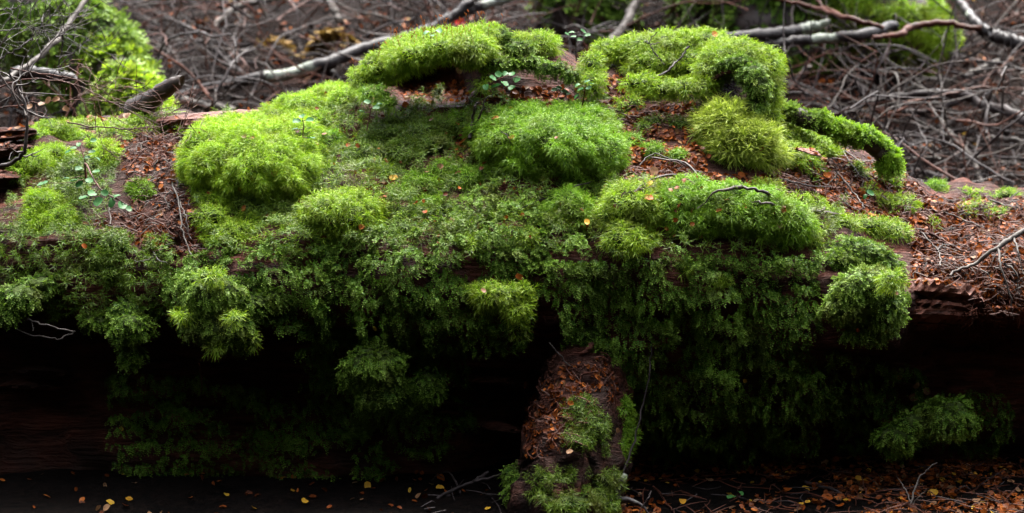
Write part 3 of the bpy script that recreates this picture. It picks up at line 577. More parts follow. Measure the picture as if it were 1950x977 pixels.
# small moss fringe hanging under the lip on the underside tips
full_bvh = BVHTree.FromPolygons([tuple(x) for x in np.concatenate(ALLV)], [tuple(x) for x in np.concatenate(ALLF)])
def hit(u, v):
    p, n = cast(full_bvh, u, v)
    if p is None: return None, None
    if n @ FWD > 0: n = -n
    return p, n

# ------------------------------------------------------------------ leaves
def leaf_mesh(kind, seed):
    r = np.random.default_rng(seed); n = 9; a = np.linspace(0, math.pi, n); w_ = np.sin(a) ** .8 * (.36 if kind != 'round' else .46) * (1 + r.normal(0, .05, n)); yv = -np.cos(a) * .5
    cup = .35 * r.uniform(.4, 1.3); cur = r.uniform(-.5, .5); V = []; 
    for i in range(n):
        z0 = cur * yv[i] ** 2
        V += [(-w_[i], yv[i], z0 + cup * w_[i] ** 2 * 3 * r.uniform(.7, 1.3)), (0, yv[i], z0), (w_[i], yv[i], z0 + cup * w_[i] ** 2 * 3 * r.uniform(.7, 1.3))]
    L, S = grid_faces(n, 3); return np.array(V), L, S
LEAFV = [leaf_mesh('round' if s % 2 else 'oval', s + 40) for s in range(6)]
LEAFM = {}
def leaf_me(matn, k):
    if (matn, k) not in LEAFM:
        V, L, S = LEAFV[k]; me = mesh_np('leaf', V, L, S, True); me.materials.append(M[matn]); LEAFM[(matn, k)] = me
    return LEAFM[(matn, k)]
def rot_to(n, spin):
    n = nrm(np.asarray(n, float)); ref = np.array([1., 0, 0]) if abs(n[0]) < .8 else np.array([0, 1., 0]); a = nrm(np.cross(n, ref)); b = np.cross(n, a)
    x = math.cos(spin) * a + math.sin(spin) * b; y = np.cross(n, x); return np.stack([x, y, n], 1)
from mathutils import Matrix
def put_leaf(p, n, size, matn, label, group=None, tilt=.35, name='fallen_leaf', up=.35):
    nn = nrm(n + R.normal(0, tilt, 3)); Rm = rot_to(nn, R.uniform(0, 6.28)); o = bpy.data.objects.new(name, leaf_me(matn, int(R.integers(0, 6)))); COL.objects.link(o)
    q = p + nrm(n) * size * up * .3
    mw = Matrix([[*(Rm[0] * size), q[0]], [*(Rm[1] * size), q[1]], [*(Rm[2] * size), q[2]], [0, 0, 0, 1]]); o.matrix_world = mw
    tag(o, label, 'leaf', group); return o
LEAFLO = []
for V, L, S in LEAFV:
    kk_ = np.concatenate([np.arange(3) + 3 * r_ for r_ in (0, 2, 4, 6, 8)]); LEAFLO.append((V[kk_],) + grid_faces(5, 3))
LEAF4 = [(V[[0, 1, 6, 7, 8, 13]][[0, 2, 3, 4, 5]], np.array([0, 1, 2, 2, 1, 4, 0, 2, 3, 3, 2, 4]), np.full(4, 3)) for V, L, S in LEAFLO]
def scatter_leaves(pts, norms, sizes, matn, label, name='leaf_litter', tilt=.4, cat='leaf litter', lib=None):
    mb = MB()
    for p, n, s in zip(pts, norms, sizes):
        V, L, S = (lib or LEAFLO)[int(R.integers(0, 6))]; Rm = rot_to(nrm(n + R.normal(0, tilt, 3)), R.uniform(0, 6.28)); mb.add((V * s) @ Rm.T + p + nrm(n) * s * .12, L, S, R.uniform())
    return tag(mb.build(name, M[matn], None, True), label, cat, kind='stuff')
def rand_in_poly(poly, n):
    poly = np.array(poly, float); x0, y0 = poly.min(0); x1, y1 = poly.max(0); out = np.zeros((0, 2))
    while len(out) < n:
        c = np.stack([R.uniform(x0, x1, 4 * n), R.uniform(y0, y1, 4 * n)], 1); out = np.concatenate([out, c[in_poly(c, [tuple(p) for p in poly])]])
    return out[:n]
LIT = [('on the bare right shoulder of the log', [(1500, 330), (1570, 300), (1640, 300), (1720, 330), (1770, 375), (1960, 375), (1960, 590), (1880, 600), (1850, 545), (1740, 540), (1730, 430), (1590, 415), (1480, 375)], 2300, 62),
       ('in the brown pocket left of the big moss dome', [(225, 260), (335, 225), (375, 260), (350, 330), (370, 400), (385, 490), (300, 480), (160, 425), (250, 400)], 560, 30),
       ('in the hollow under the central moss dome', [(1140, 348), (1190, 330), (1330, 305), (1360, 350), (1300, 350), (1230, 365), (1180, 385)], 250, 16),
       ('in the notch between the two humps', [(1148, 140), (1190, 140), (1225, 195), (1330, 195), (1330, 225), (1220, 260), (1170, 260), (1150, 190)], 280, 16),
       ('beside the glossy sprig behind the central dome', [(860, 165), (1110, 165), (1130, 195), (960, 195), (900, 215)], 160, 10),
       ('in the small dip beside the dark snag', [(850, 260), (900, 240), (985, 265), (985, 292), (880, 310), (850, 300)], 90, 12),
       ('in the dip of the olive moss bank', [(725, 335), (770, 335), (775, 372), (720, 380)], 50, 8),
       ('on the left flank of the root', [(1000, 770), (1060, 700), (1150, 680), (1180, 740), (1100, 850), (1000, 880)], 480, 16),
       ('on the shelf at the top left among bare twigs', [(0, 200), (130, 180), (260, 200), (330, 205), (240, 240), (60, 235), (0, 300)], 200, 10)]
LIT.append(('strewn over the moss cushions', [(380, 240), (700, 160), (1100, 190), (1480, 280), (1560, 420), (1500, 470), (700, 470), (400, 420)], 230, 26))
LIT.append(('on the slope under the mossy limb', [(1480, 300), (1560, 250), (1650, 300), (1700, 330), (1700, 400), (1580, 400), (1480, 350)], 430, 12))
LIT.append(('on the bare slope left of the spiky pompom', [(1190, 250), (1330, 245), (1345, 330), (1480, 335), (1480, 365), (1320, 350), (1250, 340), (1190, 300)], 530, 14))
LIT.append(('at the mouth of the dark hollow', [(770, 160), (890, 150), (900, 190), (800, 205), (760, 190)], 150, 5))
MIXC = ['leaf_brown', 'leaf_brown', 'leaf_brown', 'leaf_orange', 'leaf_tan']
CN = {'leaf_brown': 'brown', 'leaf_orange': 'rusty orange', 'leaf_tan': 'pale tan', 'leaf_yellow': 'yellow', 'leaf_green': 'green', 'leaf_red': 'red', 'leaf_grey': 'weathered grey-brown'}
for zone, poly, ntot, nind in LIT:
    pts = rand_in_poly(poly, ntot); acc = {'leaf_brown': [], 'leaf_tan': [], 'leaf_orange': []}; c = 0
    for u, v in pts:
        p, n = hit(u, v)
        if p is None: continue
        if not zone.startswith('strewn') and inside_lobes(p[None], None, 1.08)[0] and R.uniform() < .88: continue
        if zone.startswith('strewn'): p = p + n * .012
        if c < nind:
            mt = MIXC[int(R.integers(0, 5))]; put_leaf(p, nrm(n + UP * .4), mm(R.uniform(10, 15), p), mt, f'small {CN[mt]} fallen leaf {zone}', f'{CN[mt]} leaves {zone}', .5); c += 1
        else: acc[R.choice(['leaf_brown', 'leaf_brown', 'leaf_brown', 'leaf_tan', 'leaf_orange'], p=[.3, .25, .25, .08, .12])].append((p, n, mm(R.uniform(6, 13), p)))
    for mt, a in acc.items():
        if a: scatter_leaves([x[0] for x in a], [nrm(x[1] + UP * .3) for x in a], [x[2] for x in a], mt, f'{CN[mt]} leaf litter {zone}', tilt=.55)
# conspicuous single leaves
for u, v, s, mt, lab in [(1356, 72, 16, 'leaf_orange', 'bright orange leaf caught on the fluffy back ridge'), (1232, 383, 18, 'leaf_orange', 'orange leaf lying on the large shaggy star-moss clump'),
    (1237, 355, 17, 'leaf_yellow', 'bright yellow leaf above the shaggy star-moss clump'), (1116, 424, 14, 'leaf_yellow', 'yellow-green leaf on the rounded hanging clump'),
    (1246, 333, 18, 'leaf_tan', 'pale buff leaf on the litter below the forked twig'), (748, 346, 17, 'leaf_yellow', 'golden leaf lying in the dip of the olive moss bank'),
    (862, 425, 15, 'leaf_tan', 'buff leaf on the dull moss shelf'), (687, 428, 12, 'leaf_orange', 'orange leaf on the spreading pale-tipped clump'), (681, 168, 12, 'leaf_orange', 'orange leaf at the left end of the spore-bearing brow'),
    (947, 230, 14, 'leaf_orange', 'orange leaf on top of the central dome'), (1046, 208, 13, 'leaf_brown', 'dark red leaf at the back of the central dome'), (480, 226, 12, 'leaf_orange', 'orange leaf beside the bare red wood strip'),
    (880, 130, 16, 'leaf_tan', 'curled tan leaf at the mouth of the dark hollow'), (708, 192, 14, 'leaf_orange', 'orange leaf beside the small seedling left of the hollow'), (655, 255, 16, 'leaf_brown', 'dark red leaf on the edge of the lime mound'),
    (923, 557, 12, 'leaf_tan', 'pale leaf on the star-moss beard'), (990, 524, 16, 'leaf_orange', 'orange leaf at the bare gap above the star-moss beard'), (716, 621, 11, 'leaf_yellow', 'tiny yellow leaf on the lower edge of the middle curtain'),
    (1087, 770, 13, 'leaf_orange', 'orange leaf at the top of the root'), (1088, 862, 13, 'leaf_tan', 'pale tan leaf on the moss mop of the root'), (1170, 820, 12, 'leaf_tan', 'tan leaf wedged beside the upright root fringe'),
    (163, 468, 12, 'leaf_orange', 'orange leaf on the dim left moss tufts'), (233, 820, 11, 'leaf_yellow', 'small yellow leaf stuck on the dark left wall'), (1418, 723, 8, 'leaf_yellow', 'tiny yellow leaf on the wall right of the root'),
    (1000, 728, 14, 'leaf_brown', 'brown leaf hanging on the dark wall left of the root'), (1742, 728, 15, 'leaf_tan', 'tan leaf stuck above the lonely wall cushion'), (1735, 755, 17, 'leaf_tan', 'buff leaf stuck just above the lonely wall cushion'), (1710, 725, 10, 'leaf_orange', 'little orange leaf near the buff leaves on the wall'), (1762, 742, 15, 'leaf_tan', 'large buff leaf right of the others on the wall'),
    (1632, 632, 8, 'leaf_orange', 'tiny orange leaf on the underside of the pale lobe'), (1700, 560, 10, 'leaf_tan', 'small leaf on the right flank of the pale lobe'), (1665, 265, 0, 'leaf_tan', '')]:
    if not lab: continue
    p, n = hit(u, v)
    if p is not None: put_leaf(p + n * .006 - FWD * .012, nrm(n * .5 - FWD * .6 + UP * .3), mm(s * 1.0, p), mt, lab, None, .25)
for (u, v, mt, s) in [(1460 + 0, 900, 'leaf_yellow', 14)] + [(1480, 912, 'leaf_orange', 15), (1500, 940, 'leaf_orange', 16), (1535, 935, 'leaf_yellow', 13), (1575, 955, 'leaf_orange', 18), (1635, 918, 'leaf_yellow', 14), (1777, 945, 'leaf_yellow', 17), (1812, 908, 'leaf_yellow', 14), (1815, 950, 'leaf_orange', 16), (1720, 960, 'leaf_orange', 15),
                         (1600, 970, 'leaf_orange', 16), (1860, 960, 'leaf_tan', 14), (1300, 960, 'leaf_yellow', 16), (1390, 950, 'leaf_yellow', 15), (1350, 920, 'leaf_tan', 14), (841, 915, 'leaf_orange', 16), (838, 935, 'leaf_yellow', 13), (565, 940, 'leaf_orange', 13), (540, 915, 'leaf_yellow', 11), (210, 962, 'leaf_yellow', 14), (157, 958, 'leaf_orange', 12), (90, 950, 'leaf_orange', 12), (580, 960, 'leaf_yellow', 12)]:
    p = ground_hit(u, v); put_leaf(p + UP * .004, UP, mm(s * 1.25, p), mt, f'{CN[mt]} fallen leaf lying on the dark ground at the foot of the log', f'{CN[mt]} leaves on the ground at the foot of the log', .45)
def ground_litter(n, x, y, s, cols, label, tilt=.4, lib=None):
    X = R.uniform(*x, n); Y = R.uniform(*y, n); Z = gz(X, Y); P = np.stack([X, Y, Z + .001], 1); P = P[fnoise(P, 2.6, 9, 3) + R.normal(0, .25, n) > -.12]; n = len(P); mt = R.choice(list(cols), n, p=[cols[k] for k in cols])
    for k in cols:
        q = P[mt == k]; scatter_leaves(q, np.tile(UP, (len(q), 1)), R.uniform(*s, len(q)), k, f'{CN[k]} {label}', tilt=tilt, lib=lib)
ground_litter(300, (-1.4, .15), (-.35, .24), (.009, .017), {'leaf_brown': .72, 'leaf_orange': .10, 'leaf_yellow': .08, 'leaf_tan': .10}, 'leaf litter thinly spread on the ground left of the root', .5)
ground_litter(8500, (.15, 1.3), (-.35, .24), (.007, .016), {'leaf_brown': .64, 'leaf_orange': .18, 'leaf_yellow': .06, 'leaf_tan': .12}, 'leaf litter on the ground right of the root', .5)
ground_litter(30000, (-2.4, 2.4), (1.2, 3.5), (.012, .028), {'leaf_grey': .56, 'leaf_brown': .36, 'leaf_orange': .02, 'leaf_tan': .05, 'leaf_yellow': .01}, 'leaf litter on the slope behind the log', .6, LEAF4)

# ------------------------------------------------------------------ twigs lying on and hanging off the log
def px_path(path, lift=.004):
    out = []; last = None
    for q in path:
        u, v = q[0], q[1]
        if len(q) > 2: P = at_y(u, v, q[2])
        else:
            p, n = hit(u, v); P = p - FWD * .022 + n * lift if p is not None else at_y(u, v, last[1] if last is not None else .3)
        out.append(P); last = P
    return np.array(out)
def stick(name, path, r0, r1, mat, label, cat='twig', forks=(), wob=.0012, sides=6, group=None, lift=.006):
    P = px_path(path, lift); n = max(10, 5 * len(P)); mb = MB(); tube(mb, P, np.linspace(mm(r0, P[0]), mm(r1, P[-1]), len(P)), sides, n, wob, lump=.06)
    o = mb.build(name, M[mat], None, True); tag(o, label, cat, group)
    for f in forks:
        Pf = px_path(f, lift); mb = MB(); tube(mb, Pf, np.linspace(mm(r1 * .9 + .6, Pf[0]), mm(.7, Pf[-1]), len(Pf)), 5, max(8, 4 * len(Pf)), wob); mb.build('side_twig', M[mat], o, True)
    return o
stick('twig', [(1240, 304), (1300, 316), (1345, 350), (1410, 362), (1450, 372), (1505, 390), (1555, 408), (1604, 415)], 1.8, 4.2, 'bark', 'long dark forked twig lying across the moss bolster', forks=[[(1505, 390), (1460, 392), (1425, 388)], [(1410, 362), (1370, 368), (1330, 398)], [(1345, 350), (1290, 340), (1240, 348), (1205, 370)], [(1560, 408), (1566, 398)]])
stick('twig', [(1215, 318), (1245, 298), (1300, 318), (1330, 335)], 1.2, 1.4, 'twig', 'thin pale twig looping over the litter under the dome')
stick('twig', [(985, 406), (1025, 388), (1075, 366), (1125, 348)], 1.6, 1.2, 'twig', 'slender twig leaning against the darker skirt of the central dome')
stick('twig', [(1243, 150, .42), (1275, 132, .44), (1295, 112, .46), (1312, 88, .48)], 2.4, 1.8, 'twig', 'grey straight twig stuck in the fluffy back ridge')
stick('twig', [(1265, 122, .47), (1243, 95, .48), (1236, 80, .49), (1250, 62, .50)], 1.5, .9, 'bark', 'dark curved twig with an orange leaf in the back ridge', forks=[[(1236, 82, .49), (1226, 78, .49)], [(1238, 86, .49), (1258, 80, .48)]])
stick('twig', [(897, 268), (900, 232, .31), (904, 205, .30), (914, 196, .30)], 3.6, 2.0, 'bark', 'dark upright snag twig beside the central dome', forks=[[(902, 240, .31), (916, 215, .29), (924, 190, .29), (940, 180, .29)], [(898, 250, .31), (906, 265, .29), (922, 278, .28)]])
stick('twig', [(950, 252), (968, 265), (978, 290)], .9, .8, 'pale_twig', 'thin pale rootlet curling over the left of the central dome')
stick('twig', [(330, 352), (345, 395), (352, 440), (368, 490)], 2.0, 1.2, 'pale_twig', 'pale bare rootlet hanging over the brown leaf scree', forks=[[(345, 385), (358, 420), (366, 460)], [(333, 370), (318, 380), (330, 398)]])
stick('twig', [(215, 432), (212, 400), (225, 385)], 1.2, .9, 'pale_twig', 'little pale twig below the glossy seedling')
stick('twig', [(260, 405), (310, 430), (340, 450)], 1.3, 1.0, 'redtwig', 'reddish twig slanting over the brown leaf scree')
stick('twig', [(290, 470, .12), (292, 500, .08), (284, 525, .07)], 1.2, .8, 'pale_twig', 'white lichened twig dangling below the leaf scree', forks=[[(292, 490, .08), (270, 498, .07), (255, 496, .07)], [(292, 480, .09), (305, 498, .07), (320, 500, .07)]])
stick('twig', [(1480, 345), (1530, 358), (1580, 362)], 1.6, 1.2, 'twig', 'grey twig on the litter right of the pompom')
stick('twig', [(1555, 270), (1600, 290), (1640, 318)], 1.6, 1.2, 'bark', 'dark twig slanting under the mossy limb', forks=[[(1600, 290), (1625, 330), (1650, 350)]])
stick('twig', [(1585, 330), (1620, 372), (1640, 400)], 1.8, 1.3, 'bark', 'dark twig lying down the litter slope beside the yellow hummock')
stick('twig', [(1623, 342), (1632, 328)], 1.8, 1.2, 'pale_twig', 'short pale stick on end in the leaf litter')
stick('twig', [(1765, 448), (1805, 470), (1845, 488)], 3.0, 2.2, 'redtwig', 'thick reddish twig lying on the litter shelf', forks=[[(1800, 468), (1770, 462), (1745, 455)]])
stick('twig', [(1745, 445), (1780, 480), (1788, 510)], 1.8, 1.4, 'pale_twig', 'pale kinked twig on the litter shelf', forks=[[(1780, 480), (1792, 470)]])
stick('twig', [(1790, 405), (1835, 425), (1870, 438)], 1.6, 1.2, 'bark', 'dark twig on the litter behind the emerald moss ball')
stick('twig', [(1985, 425, .14), (1935, 448, .13), (1895, 475, .11), (1850, 505), (1805, 525)], 6.5, 2.6, 'pale_twig', 'pale lichened branch reaching in over the right litter shelf', 'branch', forks=[[(1900, 470, .11), (1908, 510, .06), (1922, 560, .05), (1930, 612, .05)], [(1912, 500, .07), (1935, 520, .05), (1940, 560, .05)], [(1930, 450, .13), (1938, 480, .08), (1950, 520, .06)]])
stick('twig', [(1880, 378, .5), (1920, 392, .44), (1960, 400, .42)], 2.2, 1.8, 'twig', 'grey twig at the back edge of the litter shelf')
stick('twig', [(1240, 650, .02), (1238, 700, .0), (1225, 770, -.02), (1205, 850, -.06), (1183, 915, -.10)], 1.0, 2.4, 'twig', 'long pale beaded root hanging in front of the dark wall')
stick('twig', [(1188, 905, -.11), (1175, 940, -.13), (1160, 990, -.15)], 7.0, 8.0, 'lichen', 'lichen-spotted branch standing at the foot of the hanging root', 'branch', forks=[[(1180, 950, -.13), (1215, 958, -.14), (1240, 985, -.16)]])
stick('twig', [(1045, 650, .02), (1078, 690, .0), (1102, 706, .0)], 1.3, 1.0, 'pale_twig', 'thin pale rootlet above the leafy root')
stick('twig', [(1098, 706, .0), (1085, 752, -.05), (1062, 840, -.06)], 1.3, .9, 'redtwig', 'thin reddish rootlet trailing down the leafy root', forks=[[(1085, 752, -.05), (1050, 760, -.05), (1025, 765, -.04)], [(1080, 780, -.05), (1088, 815, -.07)]])
stick('twig', [(1128, 655, .03), (1112, 672, .02), (1075, 690, .05)], 5, 3, 'redwood', 'short red wood peg poking out under the curtain')
stick('twig', [(930, 900, .05), (900, 918, .02), (850, 940, .0), (800, 978, -.03)], 4.2, 3.4, 'twig', 'pale wet stick lying at the foot of the log', forks=[[(900, 918, .02), (950, 905, .02), (985, 880, .03)]])
stick('twig', [(860, 943, .0), (760, 948, .02), (700, 955, .02), (620, 975, .02), (560, 985, .02)], 3.2, 2.0, 'twig', 'long thin stick running along the ground under the wall', forks=[[(700, 955, .02), (720, 925, .06)], [(880, 940, 0), (850, 900, .08), (800, 930, .1)]])
stick('twig', [(565, 925, .08), (595, 950, .06), (630, 975, .02)], 2.2, 1.8, 'bark', 'dark stick slanting on the ground under the left wall')
stick('twig', [(1535, 918, .08), (1590, 935, .02), (1630, 965, -.04), (1690, 985, -.08)], 3.4, 2.6, 'twig', 'grey stick lying on the leafy ground at right')
stick('twig', [(1725, 990, -.12), (1735, 960, -.09), (1752, 908, -.06), (1786, 880, -.05)], 2.4, 1.2, 'pale_twig', 'pale forked twig standing up from the leafy ground', forks=[[(1735, 960, -.09), (1722, 930, -.06), (1708, 908, -.04)], [(1733, 970, -.1), (1750, 945, -.1), (1768, 930, -.1)]])
stick('twig', [(1620, 950, 0), (1680, 936, -.04), (1765, 926, -.04)], 1.9, 1.4, 'redtwig', 'reddish twig crossing the standing forked twig', forks=[[(1650, 943, -.02), (1640, 905, .02)]])
stick('twig', [(1245, 925, .0), (1270, 960, -.06), (1290, 985, -.1)], 2, 1.6, 'redtwig', 'reddish twig on the leaves beside the lichen-spotted branch')
stick('twig', [(1210, 985, -.16), (1235, 945, -.14), (1240, 935, -.12)], 1.3, .9, 'twig', 'thin twig rising beside the lichen-spotted branch')
stick('twig', [(50, 608, .03), (90, 620, .02), (142, 632, .03)], 1.8, 1.4, 'pale_twig', 'thin pale twig hanging below the left end liverwort', forks=[[(142, 632, .03), (110, 645, .02), (75, 640, .02), (30, 628, .02)], [(60, 610, .03), (62, 630, .02)]])
stick('twig', [(60, 732, .15), (100, 738, .14), (135, 735, .16)], 2.5, 1.6, 'redtwig', 'reddish splinter twig on the dark left wall')
stick('twig', [(378, 690, .06), (384, 730, .06), (380, 765, .08)], 1.2, .9, 'redtwig', 'reddish rootlet hanging under the bulging left lobe')
stick('twig', [(1508, 632, .04), (1530, 625, .03), (1545, 618, .02)], 1.3, .9, 'redtwig', 'short reddish stalk left of the pale drooping lobe')
# fine debris: hair roots and needle twigs in the litter
def debris(label, poly, n, mat, ln=(12, 40)):
    mb = MB()
    for u, v in rand_in_poly(poly, n):
        p, nn = hit(u, v)
        if p is None: continue
        a = R.uniform(0, 6.28); l = mm(R.uniform(*ln), p) / 2; d = nrm(np.cross(nn, rand_unit(1)[0])); q = p + nn * .006
        tube(mb, [q - d * l, q + nn * R.uniform(.0, .006) + R.normal(0, .003, 3), q + d * l], [.0009, .0011, .0006], 4, 5)
    tag(mb.build('twig_debris', M[mat]), label, 'debris', kind='stuff')
debris('fine red-brown twig crumbs in the right leaf litter', LIT[0][1], 700, 'redtwig')
debris('fine grey twig crumbs in the right leaf litter', LIT[0][1], 90, 'pale_twig')
debris('fine dark twig crumbs in the left leaf pocket', LIT[1][1], 320, 'redtwig')
debris('fine grey twig crumbs in the left leaf pocket', LIT[1][1], 70, 'pale_twig')
debris('fine twig crumbs under the central dome', LIT[2][1], 100, 'redtwig')
debris('fine twig crumbs in the notch between the humps', LIT[3][1], 90, 'redtwig')
debris('fine red rootlets on the root', LIT[7][1], 130, 'redtwig')
debris('hanging red rootlets under the bare wood at right', [(1840, 560), (1950, 600), (1950, 680), (1830, 640)], 160, 'redtwig', (20, 60))

for lab, x, y, n, mt in [('fine red-brown twig crumbs on the ground right of the root', (.2, 1.25), (-.3, .22), 420, 'redtwig'), ('fine grey twig crumbs on the ground at the foot of the log', (-.2, 1.25), (-.3, .22), 120, 'twig')]:
    mb = MB()
    for _ in range(n):
        px_, py_ = R.uniform(*x), R.uniform(*y); g_ = float(gz(px_, py_)); a = R.uniform(0, 6.28); l = R.uniform(.01, .045); d = np.array([math.cos(a), math.sin(a), R.uniform(-.1, .25)]) * l; q = np.array([px_, py_, g_ + .008]); tube(mb, [q - d, q + R.normal(0, .004, 3), q + d], [.0008, .0012, .0006], 4, 5)
    tag(mb.build('twig_debris', M[mt]), lab, 'debris', kind='stuff')
# ------------------------------------------------------------------ seedlings
def seedling(label, path, leaves, r=1.4, mat='redtwig', lm='leaf_green', cat='seedling', name='seedling'):
    P = px_path(path); mb = MB(); tube(mb, P, np.linspace(mm(r, P[0]), mm(r * .6, P[0]), len(P)), 5, 12, .0005); o = mb.build('stem', M[mat], None, True); o.name = name; tag(o, label, cat)
    Q = spline(P, 60)
    for (u, v, s) in leaves:
        j = np.argmin(np.linalg.norm(project(Q) - np.array([u, v]), axis=1)); c = at_y(u, v, Q[j][1] + R.uniform(-.012, .004)); size = mm(s * 1.15, c)
        nn = nrm(UP * .9 - FWD * .35 + R.normal(0, .3, 3)); d = c - Q[j]; d = d - nn * (d @ nn); d = nrm(d) if np.linalg.norm(d) > 1e-4 else nrm(np.cross(nn, [1, 0, 0])); x = np.cross(d, nn)
        lo = bpy.data.objects.new('leaf', leaf_me(lm, int(R.integers(0, 6)))); COL.objects.link(lo); lo.parent = o; Rm = np.stack([x, d, nn], 1) * size
        lo.matrix_world = Matrix([[*Rm[0], c[0]], [*Rm[1], c[1]], [*Rm[2], c[2]], [0, 0, 0, 1]])
        if np.linalg.norm(c - Q[j]) > size * .5: mb = MB(); tube(mb, [Q[j], (Q[j] + c) / 2, c - d * size * .45], [.0006] * 3, 4, 4); mb.build('leaf_stalk', M[mat], o, True)
    return o
seedling('glossy dark green seedling spray arching over the left moss', [(165, 345, .20), (162, 310, .17), (175, 335, .10), (195, 365, .06), (225, 380, .05), (245, 392, .05)],
         [(160, 378, 17), (175, 370, 16), (188, 385, 18), (200, 368, 15), (212, 386, 17), (222, 374, 15), (232, 392, 17), (245, 398, 14), (152, 350, 16), (170, 345, 17), (140, 345, 14), (82, 352, 20), (125, 340, 14), (183, 328, 13), (150, 322, 13)], 2.0)
seedling('leafless-looking seedling with small glossy leaves behind the left spray', [(165, 340, .22), (160, 300, .24), (150, 270, .27)], [(140, 282, 12), (150, 275, 12), (175, 290, 13), (165, 300, 12), (185, 302, 12), (130, 290, 11), (178, 268, 11)], 1.6)
seedling('tiny glossy seedling on the lime mound', [(578, 262), (578, 240, .30), (577, 228, .30)], [(565, 232, 14), (590, 228, 14), (563, 246, 13), (592, 264, 14), (575, 222, 11)], 1.3)
seedling('little red-leaved seedling at the edge of the olive bank', [(702, 252), (703, 225, .34), (706, 205, .34)], [(699, 194, 13), (716, 206, 13), (690, 212, 11), (722, 198, 11)], 1.5)
seedling('low glossy sprig trailing out of the dark hollow', [(905, 185), (935, 160, .33), (965, 145, .33), (995, 150, .33)], [(938, 150, 13), (950, 142, 14), (962, 140, 12), (975, 142, 13), (985, 152, 13), (945, 165, 18), (960, 160, 15), (975, 168, 13), (925, 165, 15)], 1.2)
seedling('upright seedling standing between the central dome and the notch', [(1106, 210), (1112, 185, .34), (1115, 165, .34)], [(1122, 168, 13), (1105, 172, 12), (1125, 160, 10), (1098, 185, 11), (1118, 155, 10), (1100, 162, 10)], 1.5)
seedling('slim seedling with flat tiny leaves standing against the dark background', [(1097, 118, .45), (1097, 85, .45), (1098, 62, .45)], [(1088, 62, 12), (1110, 60, 12), (1092, 70, 11), (1118, 68, 12), (1104, 75, 11), (1080, 66, 10)], 1.3, 'bark')
seedling('broken wisp with a few leaves on the spore-bearing brow', [(820, 75, .40), (822, 64, .40), (832, 60, .40)], [(812, 62, 12), (835, 58, 16), (822, 68, 10)], 1.0)
seedling('two-leaved green sprout on the leafy ground at right', [(1408, 955, -.05), (1405, 942, -.05)], [(1393, 948, 16), (1410, 938, 14)], 1.2)
seedling('tiny sprig at the left edge of the big lime dome', [(355, 312), (358, 305, .25), (362, 300, .25)], [(350, 300, 11), (362, 304, 12), (372, 310, 11), (345, 312, 10), (380, 302, 9)], 1.0)
seedling('tiny sprout by the fallen chips at right', [(1655, 380), (1656, 372, .27)], [(1656, 368, 16), (1648, 374, 10)], 1.0)
seedling('white-glinting leaf cluster behind the central dome', [(1060, 195), (1064, 180, .38), (1070, 172, .38)], [(1056, 172, 11), (1074, 174, 12), (1064, 168, 10), (1082, 180, 9)], 1.0)

# ------------------------------------------------------------------ bare shrub at the top left
def shrub(label, mains, mat='bark', n_side=9, seed=1, spread=.11, group=None):
    rg = np.random.default_rng(seed); o = None
    for k, path in enumerate(mains):
        P = np.array([at_y(q[0], q[1], q[2]) for q in path]); mb = MB(); r0 = mm(path[0][3] if len(path[0]) > 3 else 2.4, P[0]); tube(mb, P, np.linspace(r0, r0 * .35, len(P)), 6, 26, .0015)
        if o is None: o = mb.build('stem', M[mat], None, True); o.name = 'bare_shrub'; tag(o, label, 'shrub', group); par = o
        else: par = mb.build('stem', M[mat], o, True)
        Q = spline(P, 60); T = nrm(np.gradient(Q, axis=0))
        for s in range(n_side):
            j = int(rg.integers(10, 60)); d = nrm(T[j] * rg.uniform(.3, 1) + rg.normal(0, 1, 3) * np.array([.8, .5, .8])); ln = spread * rg.uniform(.35, 1.1); b = Q[j]; c = b + d * ln * .5 + rg.normal(0, .006, 3); e = b + d * ln + rg.normal(0, .015, 3)
            mb = MB(); tube(mb, [b, c, e], [r0 * .38, r0 * .28, .0005], 4, 7, .0008); 
            for _ in range(2):
                d2 = nrm(d + rg.normal(0, .7, 3)); tube(mb, [c, c + d2 * ln * .25, c + d2 * ln * .5 + rg.normal(0, .006, 3)], [r0 * .24, .0008, .0005], 4, 5)
            mb.build('twig', M[mat], par, True)
    return o
shrub('dark bent-stemmed leafless shrub at the left end of the log', [[(-20, 325, .20, 5.0), (30, 305, .18), (48, 275, .17), (50, 225, .18), (40, 180, .20), (18, 140, .22)], [(48, 220, .18, 2.2), (25, 165, .2), (60, 130, .25), (120, 55, .3), (190, 5, .35)], [(45, 200, .19, 1.8), (-10, 120, .22), (30, 40, .25), (45, -10, .28)]], n_side=8, seed=3)
shrub('fine spray of bare red-brown twigs arching over the left leaf litter', [[(-20, 170, .38, 1.8), (60, 150, .36), (140, 160, .36), (210, 195, .33), (300, 235, .30)], [(-20, 210, .40, 1.5), (80, 195, .38), (170, 190, .36), (260, 205, .34), (320, 228, .32)], [(20, 130, .42, 1.8), (110, 145, .40), (180, 165, .38), (230, 200, .36)], [(130, 235, .30, 1.5), (220, 245, .28), (300, 240, .28), (345, 225, .30)], [(240, 330, .18, 1.6), (270, 290, .2), (320, 265, .22), (350, 240, .25)]], 'redtwig', 9, 5, .10)
shrub('wispy bare grey twig fan in front of the mossy leaning trunk', [[(-20, 120, .55, 1.6), (40, 90, .55), (90, 40, .55), (130, -10, .55)], [(-20, 60, .6, 1.4), (50, 55, .6), (110, 65, .6), (170, 95, .6)], [(110, 140, .6, 1.8), (118, 90, .6), (122, 40, .6), (125, -10, .6)], [(-20, 20, .55, 1.4), (30, 15, .55), (60, 0, .55)], [(110, 130, .5, 1.4), (150, 90, .5), (190, 70, .5)]], 'twig', 9, 8, .14)

